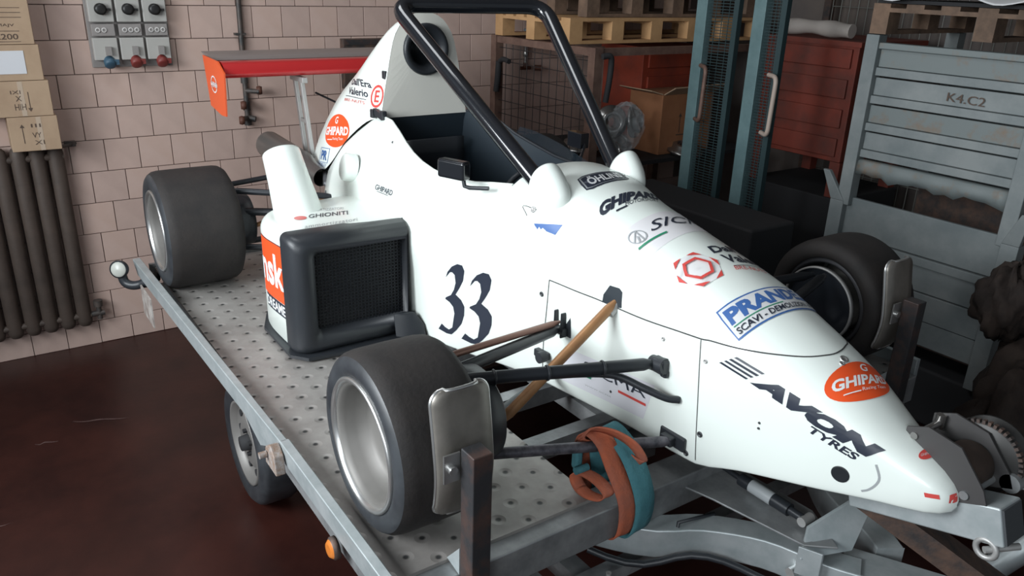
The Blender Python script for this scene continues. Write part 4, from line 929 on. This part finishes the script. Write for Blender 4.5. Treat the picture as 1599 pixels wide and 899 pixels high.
# heap of sacking at the right edge
def heap(name, c, s, seed, label, cat, group):
    rnd = random.Random(seed); ph = [rnd.random()*6 for _ in range(8)]; n1, n2 = 48, 26; rw = []
    for i in range(n2+1):
        th = PI*i/n2; r_ = []
        for k in range(n1):
            a = 2*PI*k/n1; d = 1+.10*math.sin(4*a+ph[0]+3*th)+.09*math.sin(7*a+ph[1]-5*th)+.06*math.sin(13*a+ph[2]+9*th)+.05*math.sin(21*a+ph[3]-4*th)
            r_.append((c[0]+s[0]*d*math.sin(th)*math.cos(a), c[1]+s[1]*d*math.sin(th)*math.sin(a), max(.0, c[2]+s[2]*d*math.cos(th))))
        rw.append(r_)
    return MB().grid(rw, True, closed=True).build(name, SACK, label=label, cat=cat, group=group)
heap('sacking_heap', (.30, 2.02, 1.02), (.13, .18, .17), 1, 'dark brown crumpled sacking hanging at the stillage corner', 'sacking', 'sacking at the right edge')
heap('sacking_heap', (.55, 2.0, .42), (.28, .36, .44), 2, 'large dark brown heap of sacking on the floor at the right edge', 'sacking', 'sacking at the right edge')
heap('sacking_heap', (.26, 1.58, .12), (.18, .18, .14), 5, 'low brown roll of sacking in front of the large heap', 'sacking', 'sacking at the right edge')

# ------------------------------------------------------------------ livery: stickers, panel gaps and screws laid on the bodywork
def bvh_of(o):
    off = Vector((0, 0, 0)); q = o
    while q is not None: off += q.location; q = q.parent
    me = o.data
    return BVHTree.FromPolygons([v.co+off for v in me.vertices], [list(p.vertices) for p in me.polygons])
SURF = {'B': (BODY, bvh_of(BODY)), 'C': (COVER, bvh_of(COVER)), 'P': (PODSHELL, bvh_of(PODSHELL))}
def lay(surf, frame, layers, name, label=None, cell=.014, off=.0014):
    """layers: (material, verts uv, faces); frame: origin, u vector, v vector in world coordinates"""
    host, tree = SURF[surf]; P0, U, Vv = [Vector(q) for q in frame]; bm = bmesh.new(); mats = []
    for li, (m, uv, F) in enumerate(layers):
        if m not in mats: mats.append(m)
        b2 = bmesh.new(); vs = [b2.verts.new((a, b, 0)) for a, b in uv]
        for f in F:
            try: b2.faces.new([vs[i] for i in f])
            except ValueError: pass
        bmesh.ops.triangulate(b2, faces=b2.faces)
        if not b2.verts: continue
        for ax, L in ((0, U.length), (1, Vv.length)):
            lo = min(v.co[ax] for v in b2.verts); hi = max(v.co[ax] for v in b2.verts); n = int((hi-lo)*L/cell)
            for i in range(1, n+1):
                p = [0, 0, 0]; p[ax] = lo+(hi-lo)*i/(n+1); nn = [0, 0, 0]; nn[ax] = 1
                bmesh.ops.bisect_plane(b2, geom=b2.verts[:]+b2.edges[:]+b2.faces[:], plane_co=p, plane_no=nn)
        b2.verts.index_update(); mp = []
        for v in b2.verts:
            w_ = P0+U*v.co.x+Vv*v.co.y; loc, nor, idx, dd = tree.find_nearest(w_)
            if (w_-loc).dot(nor) < 0 and False: nor = -nor
            mp.append(bm.verts.new(loc+nor*(off+.0007*li)))
        for f in b2.faces:
            try: nf = bm.faces.new([mp[v.index] for v in f.verts]); nf.material_index = mats.index(m); nf.smooth = True
            except ValueError: pass
        b2.free()
    me = bpy.data.meshes.new(name); bm.to_mesh(me); bm.free()
    for m in mats: me.materials.append(m)
    o = bpy.data.objects.new(name, me); COL.objects.link(o); o.parent = host
    q = host; base = Vector((0, 0, 0))
    while q is not None: base += q.location; q = q.parent
    o.location = -base
    return tag(o, label)
def T(m, s, x0=0, y0=0, x1=1, y1=1, **k):
    V, F = textmesh(s, **k); return (m, [(x0+(x1-x0)*a, y0+(y1-y0)*b) for a, b in V], F)
def Q(m, *pts): return (m, list(pts), [tuple(range(len(pts)))])
def RC(m, x0, y0, x1, y1): return Q(m, (x0, y0), (x1, y0), (x1, y1), (x0, y1))
def EL(m, cx=.5, cy=.5, rx=.5, ry=.5, n=40): return Q(m, *[(cx+rx*math.cos(2*PI*i/n), cy+ry*math.sin(2*PI*i/n)) for i in range(n)])
def RG(m, pts, k, cx=.5, cy=.5):
    n = len(pts); inn = [(cx+(a-cx)*k, cy+(b-cy)*k) for a, b in pts]
    return (m, list(pts)+inn, [(i, (i+1) % n, n+(i+1) % n, n+i) for i in range(n)])
D = {
 'avon': ((0.5519, -0.1953, 1.3099), (0.3426, 0.0822, -0.087), (0.0391, 0.0207, 0.0333)),
 'stripes': ((0.4448, -0.2071, 1.3322), (0.093, 0.014, -0.0174), (0.0506, 0.0161, 0.0369)),
 'tyres': ((0.7376, -0.1602, 1.2359), (0.134, 0.0358, -0.0342), (0.0124, 0.0037, 0.0208)),
 'oval': ((0.7891, -0.1646, 1.3253), (0.0880, 0.2500, 0.0450), (-0.0920, 0.0900, 0.0580)),
 'prand': ((0.484, -0.1866, 1.4158), (0.089, 0.3926, 0.1649), (-0.1065, 0.021, 0.0414)),
 'hex': ((0.1865, -0.2022, 1.5075), (0.1495, 0.0669, -0.004), (-0.0576, 0.123, 0.0706)),
 'dall': ((0.2109, -0.0167, 1.5751), (-0.0018, 0.2254, -0.0284), (-0.0422, 0.0078, 0.0105)),
 'val': ((0.2701, -0.0158, 1.5619), (0.028, 0.1947, -0.0276), (-0.0466, 0.0087, 0.0095)),
 'bre': ((0.3076, -0.0188, 1.5511), (0.0347, 0.1229, -0.011), (-0.0197, 0.0097, 0.005)),
 'sicpanel': ((0.0745, -0.1799, 1.5311), (-0.0, 0.4211, 0.1494), (-0.15, -0.0034, 0.0315)),
 'sicma1': ((0.0051, -0.1039, 1.6084), (0.0208, 0.3225, -0.0042), (-0.0482, 0.0466, 0.0104)),
 'siclogo': ((-0.0089, -0.1759, 1.5617), (0.0362, 0.0484, 0.023), (-0.0533, 0.0199, 0.0249)),
 'green1': ((0.0243, -0.1698, 1.556), (0.0183, 0.1049, 0.0494), (-0.0078, 0.004, 0.0039)),
 'ghip': ((-0.184, -0.1726, 1.6202), (-0.0114, 0.3086, 0.0266), (-0.0587, 0.0488, 0.0154)),
 'ghip_s': ((-0.1644, -0.0712, 1.651), (-0.0018, 0.1649, -0.0064), (-0.0229, 0.018, 0.0023)),
 'ohl': ((-0.3238, -0.1218, 1.679), (-0.0292, 0.2411, 0.0252), (-0.0809, 0.0217, 0.0129)),
 'tri': ((-0.4194, -0.2799, 1.5079), (0.1251, 0.0363, 0.0234), (-0.0109, 0.0074, 0.0361)),
 'd1': ((-0.9675, -0.3761, 0.9073), (0.161, 0.0344, 0.0502), (0.0285, -0.0173, 0.3359)),
 'd2': ((-0.8264, -0.3413, 0.9078), (0.1813, 0.0346, 0.059), (0.0241, -0.0204, 0.3343)),
 'sic2panel': ((-0.2575, -0.2447, 0.968), (0.426, 0.0268, 0.0336), (0.0403, -0.0032, 0.1474)),
 'sicma2': ((-0.1172, -0.2389, 1.0635), (0.2921, 0.018, 0.0208), (-0.0148, -0.0023, 0.0378)),
 'red2': ((0.0472, -0.2273, 1.0505), (0.1304, 0.0076, 0.0054), (-0.0007, -0.0005, 0.0098)),
 'green2': ((-0.1429, -0.2395, 1.0363), (0.054, 0.0036, 0.005), (-0.0005, -0.0005, 0.0104)),
 'teg': ((0.0304, -0.231, 1.1143), (0.1473, 0.009, 0.0057), (-0.0014, -0.0006, 0.0167)),
 'ghip3': ((-1.4888, -0.4226, 1.4441), (0.1693, 0.0047, 0.0066), (-0.001, 0.0098, 0.0302)),
 'ptop': ((-1.3879, -0.7846, 1.3861), (0.0444, 0.1642, 0.0063), (-0.0671, 0.0271, -0.0033)),
 'ptop2': ((-1.5048, -0.7312, 1.3786), (0.0604, 0.1322, 0.0087), (-0.0512, 0.0204, -0.0042)),
 'ptop3': ((-1.2487, -0.8542, 1.3876), (0.0179, 0.229, 0.0058), (-0.0416, 0.0171, 0.0007)),
 'ptopo': ((-1.3976, -0.8466, 1.3837), (0.0275, 0.0477, 0.0034), (-0.0665, 0.0245, -0.0033)),
 'cdall': ((-2.14, -0.2295, 1.8368), (0.2667, -0.0194, 0.0191), (-0.0378, 0.0226, 0.0279)),
 'cval': ((-2.129, -0.2568, 1.7936), (0.2365, -0.0017, 0.0147), (-0.0239, 0.0169, 0.0317)),
 'cline': ((-2.1541, -0.2614, 1.7811), (0.246, 0.0028, 0.012), (-0.0029, 0.0014, 0.0029)),
 'cred': ((-2.1449, -0.2738, 1.7584), (0.2294, 0.0082, 0.0128), (-0.0052, 0.0052, 0.0135)),
 'ce': ((-1.8745, -0.2586, 1.7619), (0.0964, 0.0218, 0.0082), (-0.0002, 0.022, 0.1097)),
 'coval': ((-2.2546, -0.3586, 1.5028), (0.2654, 0.0196, 0.0425), (-0.0392, 0.0439, 0.1645)),
 'cblue': ((-2.3188, -0.3653, 1.4153), (0.1271, -0.0028, 0.0154), (0.0185, 0.0088, 0.0717)),
 'cbluet': ((-2.4098, -0.358, 1.3723), (0.1876, -0.0148, 0.0228), (0.0164, 0.002, 0.027)),
 'oval2': ((1.0018, -0.0508, 1.2474), (0.0122, 0.0568, -0.0028), (-0.0198, 0.027, 0.0113)),
 'redbar': ((1.0476, -0.0722, 1.1718), (0.029, 0.0186, 0.0029), (-0.0048, -0.0005, 0.011)),
 'panel': ((-1.53, -.962, 1.045), (.318, 0, .02), (-.012, 0, .262)),
 'black': ((-1.49, -.963, .985), (.285, 0, .015), (-.004, 0, .062)),
 'ghid': ((-1.925, -.31, 1.633), (.285, 0, .034), (.027, 0, .035)),
}
lay('B', D['avon'], [T(DECB, 'AVON', bold=.085)], 'sticker', 'bold black lettering AVON')
lay('B', D['stripes'], [RC(DECB, 0, y_, 1, y_+.14) for y_ in (0, .28, .56, .84)], 'sticker', 'four black speed lines')
lay('B', D['tyres'], [T(DECB, 'TYRES', bold=.03)], 'sticker', 'small black lettering TYRES')
def oval(surf, fr, lab, u0=.08, u1=.92, txt='GHIPARD', flip=False):
    lay(surf, fr, [EL(ORANGE), T(DECW, txt, u0, .36, u1, .62, bold=.035), T(DECW, 'G', .44, .70, .56, .92, bold=.02), T(DECW, 'Racing Team', .42, .20, .80, .30), RC(DECW, .20, .22, .40, .245)], 'sticker', lab)
oval('B', D['oval'], 'orange oval sticker lettered GHIPARD')
lay('B', D['prand'], [RC(DECBL, 0, 0, 1, 1), RC(DECPK, .012, .05, .988, .95), T(DECBL, 'PRANDELLI', .035, .42, .97, .88, bold=.045), RC(DECG, .04, .345, .45, .375), T(DECB, 'SCAVI - DEMOLIZIONI - SCAVI', .04, .10, .97, .29, bold=.02)], 'sticker', 'blue framed sticker lettered PRANDELLI', off=.002)
hexo = [(.5+.5*math.cos(R(a)), .5+.5*math.sin(R(a))) for a in (0, 60, 120, 180, 240, 300)]
hx_ = [Q(mat('pale_hex_sticker', (.74, .74, .74), .35), *hexo)]
for k_ in range(6):
    a_, b_, c_ = hexo[k_], hexo[(k_+1) % 6], hexo[k_-1]
    hx_.append(Q(DECR, a_, (a_[0]+(b_[0]-a_[0])*.36, a_[1]+(b_[1]-a_[1])*.36), (a_[0]+(c_[0]-a_[0])*.36, a_[1]+(c_[1]-a_[1])*.36)))
ih = [(.5+.30*math.cos(R(a)), .5+.30*math.sin(R(a))) for a in (30, 90, 150, 210, 270, 330)]
ih = [(.5+.32*math.cos(R(a)), .5+.32*math.sin(R(a))) for a in (0, 60, 120, 180, 240, 300)]
hx_.append(RG(DECR, ih, .78))
lay('B', D['hex'], hx_, 'sticker', 'red hexagon logo on pale sticker')
lay('B', D['dall'], [T(DECB, "Dall'Era", bold=.03)], 'sticker', "dark lettering Dall'Era")
lay('B', D['val'], [T(DECB, 'Valerio', bold=.03), RC(DECB, .05, -.42, 1.05, -.36)], 'sticker', 'dark lettering Valerio')
lay('B', D['bre'], [T(DECR, 'BRE-NUTS')], 'sticker', 'small red lettering')
lay('B', D['sicpanel'], [RC(mat('pale_sticker', (.73, .72, .735), .35), 0, 0, 1, 1), T(DECGY, 'TEGOLE', .70, .62, .95, .70)], 'sticker', 'pale sticker panel', off=.0008)
lay('B', D['sicma1'], [T(DECB, 'SICMA', bold=.0)], 'sticker', 'dark lettering SICMA', off=.003)
e1 = [(.5+.5*math.cos(2*PI*i/36), .5+.5*math.sin(2*PI*i/36)) for i in range(36)]
lay('B', D['siclogo'], [RG(DECGY, e1, .86), Q(DECGY, (.47, .93), (.53, .93), (.28, .12), (.20, .16)), Q(DECGY, (.47, .93), (.53, .93), (.80, .16), (.72, .12)), Q(DECGY, (.46, .5), (.54, .5), (.54, .05), (.46, .05))], 'sticker', 'grey round emblem with three spokes', off=.003)
lay('B', D['green1'], [RC(DECG, 0, 0, 1, 1)], 'sticker', 'thin green stripe', off=.003)
lay('B', D['ghip'], [T(DECB, 'GHIPARD', bold=.06)], 'sticker', 'black lettering GHIPARD')
lay('B', D['ghip_s'], [T(DECB, 'MOTORSPORT'), RC(DECB, -.28, -.25, .05, .1)], 'sticker', 'small black lettering MOTORSPORT')
lay('B', D['ohl'], [Q(DECB, (.0, 0), (-.02, .5), (0, 1), (.12, 1.12), (.88, 1.12), (1, 1), (1.02, .5), (1, 0), (.88, -.12), (.12, -.12)), RG(DECGY, [(.02, .06), (.02, .94), (.13, 1.02), (.87, 1.02), (.98, .94), (.98, .06), (.87, -.02), (.13, -.02)], .94), T(DECPK, '\u00d6HLINS', .12, .14, .88, .90, bold=.03)], 'sticker', 'black badge lettered \u00d6HLINS')
lay('B', D['tri'], [Q(DECBL, (0, 1), (1, 1), (.76, 0), (.45, .3), (.12, .3)), Q(DECW, (.06, .78), (.13, .42), (.2, .7), (.26, .45), (.33, .62), (.45, .32), (.12, .3))], 'sticker', 'small dark blue pennant sticker')
dg = [(1205, 425), (1215, 395), (1240, 365), (1272, 352), (1300, 362), (1313, 395), (1305, 450), (1285, 490), (1262, 527), (1295, 560), (1315, 600), (1314, 650), (1300, 700), (1270, 740), (1240, 768), (1210, 762), (1160, 735), (1180, 703), (1200, 722), (1225, 738), (1245, 725), (1250, 690), (1257, 640), (1249, 600), (1228, 572), (1202, 552), (1205, 543), (1235, 530), (1252, 500), (1262, 460), (1257, 414), (1243, 398), (1230, 397)]
duv = [((a-1160)/155, (768-b)/416) for a, b in dg]
from mathutils.geometry import tessellate_polygon
tri_ = tessellate_polygon([[Vector((a, b, 0)) for a, b in duv]])
for k_ in ('d1', 'd2'): lay('B', D[k_], [(DECB, duv, [tuple(t_) for t_ in tri_])], 'race_number', 'black blackletter digit 3')
lay('B', D['sic2panel'], [RC(mat('pale_sticker_side', (.70, .70, .74), .35), 0, 0, 1, 1), T(DECGY, 'WWW.SICMA', .30, .16, .62, .20)], 'sticker', 'pale lower sticker panel', off=.0008)
lay('B', D['sicma2'], [T(DECB, 'SICMA', bold=.0)], 'sticker', 'dark lettering SICMA on the side', off=.003)
lay('B', D['red2'], [RC(DECR, 0, 0, 1, 1)], 'sticker', 'thin red stripe', off=.003)
lay('B', D['green2'], [RC(DECG, 0, 0, 1, 1)], 'sticker', 'thin green stripe', off=.003)
lay('B', D['teg'], [T(DECGY, 'TEGOLE', space=1.8)], 'sticker', 'small grey lettering', off=.003)
lay('B', D['ghip3'], [T(DECB, 'GHIPARD', 0, .2, 1, 1, bold=.02), RC(DECB, .15, .0, .8, .1)], 'sticker', 'small black lettering GHIPARD')
lay('B', D['oval2'], [EL(DECR), T(DECPK, 'GHIPARD', .12, .38, .88, .62)], 'sticker', 'small worn red oval')
lay('B', D['redbar'], [RC(DECR, 0, 0, 1, 1)], 'sticker', 'small red bar on the nose tip')
lay('B', ((1.085, -.032, 1.165), (.006, .02, .002), (0, 0, .02)), [RC(DECR, 0, 0, 1, 1)], 'sticker', 'small red bar on the nose tip')
lay('C', D['cdall'], [T(DECB, "Dall'Era", bold=.02)], 'sticker', "dark lettering Dall'Era")
lay('C', D['cval'], [T(DECB, 'Valerio', bold=.02)], 'sticker', 'dark lettering Valerio')
lay('C', D['cline'], [RC(DECB, 0, 0, 1, 1)], 'sticker', 'thin dark line')
lay('C', D['cred'], [T(DECR, 'BRE-NUTS')], 'sticker', 'small red lettering')
lay('C', D['ce'], [RG(DECR, e1, .78), T(DECR, 'E', .33, .24, .68, .76, bold=.02)], 'sticker', 'red ring with letter E')
oval('C', D['coval'], 'orange oval sticker lettered GHIPARD', .04, .96)
lay('C', D['cblue'], [RG(DECBL, [(0, -.05), (1, -.05), (1, 1.1), (0, 1.1)], .93), T(DECBL, 'PR', .2, .15, .85, .9, bold=.03)], 'sticker', 'small blue framed sticker')
lay('C', D['cbluet'], [T(DECBL, 'PRANDELLI', 0, .35, 1, 1), RC(DECBL, 0, 0, .9, .1)], 'sticker', 'small blue lettering')
lay('C', D['ghid'], [T(DECB, '( ) N.GHIDINI 0+')], 'sticker', 'small black lettering N.GHIDINI')
lay('P', D['ptop'], [T(DECB, 'GHIONITI', bold=.01)], 'sticker', 'black lettering on the pod top')
lay('P', D['ptop2'], [T(DECGY, 'AMORTIZZATORI')], 'sticker', 'small grey lettering')
lay('P', D['ptop3'], [T(DECGY, 'ammortizzatori', space=1.1)], 'sticker', 'faint grey script')
lay('P', D['ptopo'], [EL(DECR)], 'sticker', 'small red oval')
lay('P', D['panel'], [RC(ORANGE, 0, 0, 1, 1), RC(DECB, 0, .985, 1, 1.0), T(DECW, 'nsk', .03, .22, .93, .80, bold=.03)], 'sticker', 'orange panel lettered nsk in white')
lay('P', D['black'], [RC(DECB, 0, 0, 1, 1), T(DECW, 'DREAMER', .02, .15, .98, .85, bold=.02)], 'sticker', 'black strip with white capitals')
# panel gaps
def seam(surf, pts, wd=.0035, m=SEAM, name='panel_gap', closed=False, sub=4):
    host, tree = SURF[surf]; P = catm(pts, sub); rw = []
    for i, p in enumerate(P):
        loc, nor, idx, dd = tree.find_nearest(p); t = (P[min(i+1, len(P)-1)]-P[max(i-1, 0)]).normalized(); s_ = nor.cross(t).normalized()
        a, _, _, _ = tree.find_nearest(loc+s_*wd/2); b, _, _, _ = tree.find_nearest(loc-s_*wd/2)
        rw.append([a+nor*.0012, b+nor*.0012])
    return MB().grid(rw, True).build(name, m, host, recalc=False)
seam('B', ((-0.3225, -0.2711, 1.3557), (-0.2897, -0.2664, 1.3556), (-0.1883, -0.2545, 1.3554), (-0.0731, -0.2447, 1.3597), (0.0317, -0.2375, 1.3605), (0.1497, -0.2288, 1.3635), (0.2819, -0.2183, 1.3741), (0.3671, -0.2095, 1.3799), (0.4002, -0.2042, 1.3856), (0.4831, -0.1864, 1.3919), (0.5717, -0.1539, 1.4023), (0.6507, -0.101, 1.4123), (0.688, -0.0371, 1.418), (0.6909, 0.0092, 1.4198), (0.6765, 0.0549, 1.4189), (0.6499, 0.10, 1.41), (.57, .155, 1.40), (.40, .205, 1.38), (.2, .226, 1.37)), .0045)
seam('B', ((-0.3225, -0.2711, 1.3557), (-0.3306, -0.2688, 1.2682), (-0.3464, -0.2628, 1.156), (-0.357, -0.2578, 1.0423), (-.36, -.25, .93)), .004)
seam('B', ((0.3671, -0.2095, 1.3799), (0.3767, -0.215, 1.318), (0.3845, -0.2101, 1.1865), (0.3934, -0.206, 1.051), (0.3996, -0.2011, 0.962)), .003)
seam('B', ((-.43, -.275, 1.60), (-.50, -.285, 1.60), (-.47, -.28, 1.565)), .003)
seam('B', ((0.9237, -0.1084, 1.212), (0.9379, -0.1047, 1.1787), (0.9342, -0.1055, 1.1544), (0.9187, -0.1085, 1.1298), (0.9025, -0.1121, 1.1171)), .006, DECGY, 'scuff_mark')
# pushrod opening
op = [(-0.0541, 1.3591), (-0.0538, 1.3871), (-0.034, 1.4252), (0.0088, 1.4273), (0.0253, 1.4181), (0.0355, 1.3664), (0.0151, 1.3617)]
lay('B', ((-.06, -.26, 1.355), (.1, .02, 0), (0, .02, .08)), [Q(NAVY, *[((a+.06)/.1, (b-1.355)/.08) for a, b in op][::-1])], 'rod_opening', 'dark opening where the bronze rod enters')
# screws and other small fittings
def screw(p, r=.009, m=None, surf='B', deep=False):
    host, tree = SURF[surf]; loc, nor, idx, dd = tree.find_nearest(Vector(p))
    pr = [(0, -.004), (r*.8, -.004), (r, .0015), (r*.98, .002)] if deep else [(r, -.001), (r, .0025), (r*.6, .004), (r*.55, .0025), (0, .0022)]
    return MB().lathe(pr, loc, nor, 20).build('hole' if deep else 'screw', m or ALLOY, host)
SCM = mat('dark_screw', (.08, .085, .09), .4, .6)
for p in ((0.3983, -0.2129, 1.318), (0.2283, -0.2259, 1.3278)): screw(p, .007)
for p in ((0.407, -0.205, 1.0626), (0.3606, -0.2039, 0.9681), (-0.3611, -0.2742, 1.287), (-1.1179, -0.4056, 0.8926)): screw(p, .010, SCM)
screw((0.0099, -0.2291, 1.0359), .005, SCM); screw((0.7167, -0.0068, 1.4084), .013, ALLOYP); screw((0.7267, -0.0268, 1.4084), .008, ALLOYP)
screw((-0.4497, -0.2639, 1.5913), .012); screw((0.6, -.1832, 1.1969), .004, SCM); screw((0.6, -.1826, 1.1785), .004, SCM)
host, tree = SURF['B']; loc, nor, _, _ = tree.find_nearest(Vector((0.8447, -0.1313, 1.1438)))
MB().lathe([(0, .0015), (.012, .002), (.020, .0018), (.024, .0022), (.025, .001)], loc, nor, 28).build('nose_hole', mat('hole_black', (.012, .015, .018), .5), host)
screw((-1.489, -.324, 1.661), .005, SCM)
MB().cyl((-1.489, -.32, 1.665), (-1.472, -.335, 1.63), .003).build('cockpit_pin', SCM, BODY)
screw((-2.09, -.425, 1.30), .008, SCM)

# logo on the orange end plate, hand-written mark on the stillage
lg_ = MB(); yy = -.8095
lg_.add([(-2.62+.055*math.cos(2*PI*i/28), yy, 1.81+.045*math.sin(2*PI*i/28)) for i in range(28)]+[(-2.62+.048*math.cos(2*PI*i/28), yy, 1.81+.038*math.sin(2*PI*i/28)) for i in range(28)], [(i, (i+1) % 28, 28+(i+1) % 28, 28+i) for i in range(28)])
flat_text(lg_, 'GHIPARD', (-2.68, yy, 1.795), (.12, 0, 0), (0, 0, .028), bold=.03)
wp(lg_, 'sticker', DECW, label='white logo on the near end plate')
hw_ = MB(); flat_text(hw_, 'K4.C2', (-.40, y-.012, 1.845), (.20, 0, -.005), (0, 0, .045)); hw_.build('chalk_mark', INK, SG)

# pale scuffs worn into the red floor paint
sc2 = mat('floor_scuff', (.10, .06, .055), .6, col2=(.05, .025, .022), nscale=14)
for (x_, y_, l_, a_) in ((-2.7, -1.75, .30, 1.2), (-2.55, -1.95, .12, 1.4), (-1.0, -2.1, .35, .5), (-1.9, -2.35, .25, 1.5), (.9, 1.5, .3, .2)):
    m_ = MB(); pts_ = [(x_+l_*t*math.cos(a_)+.01*math.sin(9*t), y_+l_*t*math.sin(a_)+.008*math.sin(7*t+1)) for t in [i/10 for i in range(11)]]
    m_.grid([[(a, b, .0012), (a+.012*math.sin(PI*i/10)+.001, b-.004, .0012)] for i, (a, b) in enumerate(pts_)], False)
    m_.build('floor_scuff', sc2, bpy.data.objects['floor'], recalc=False)
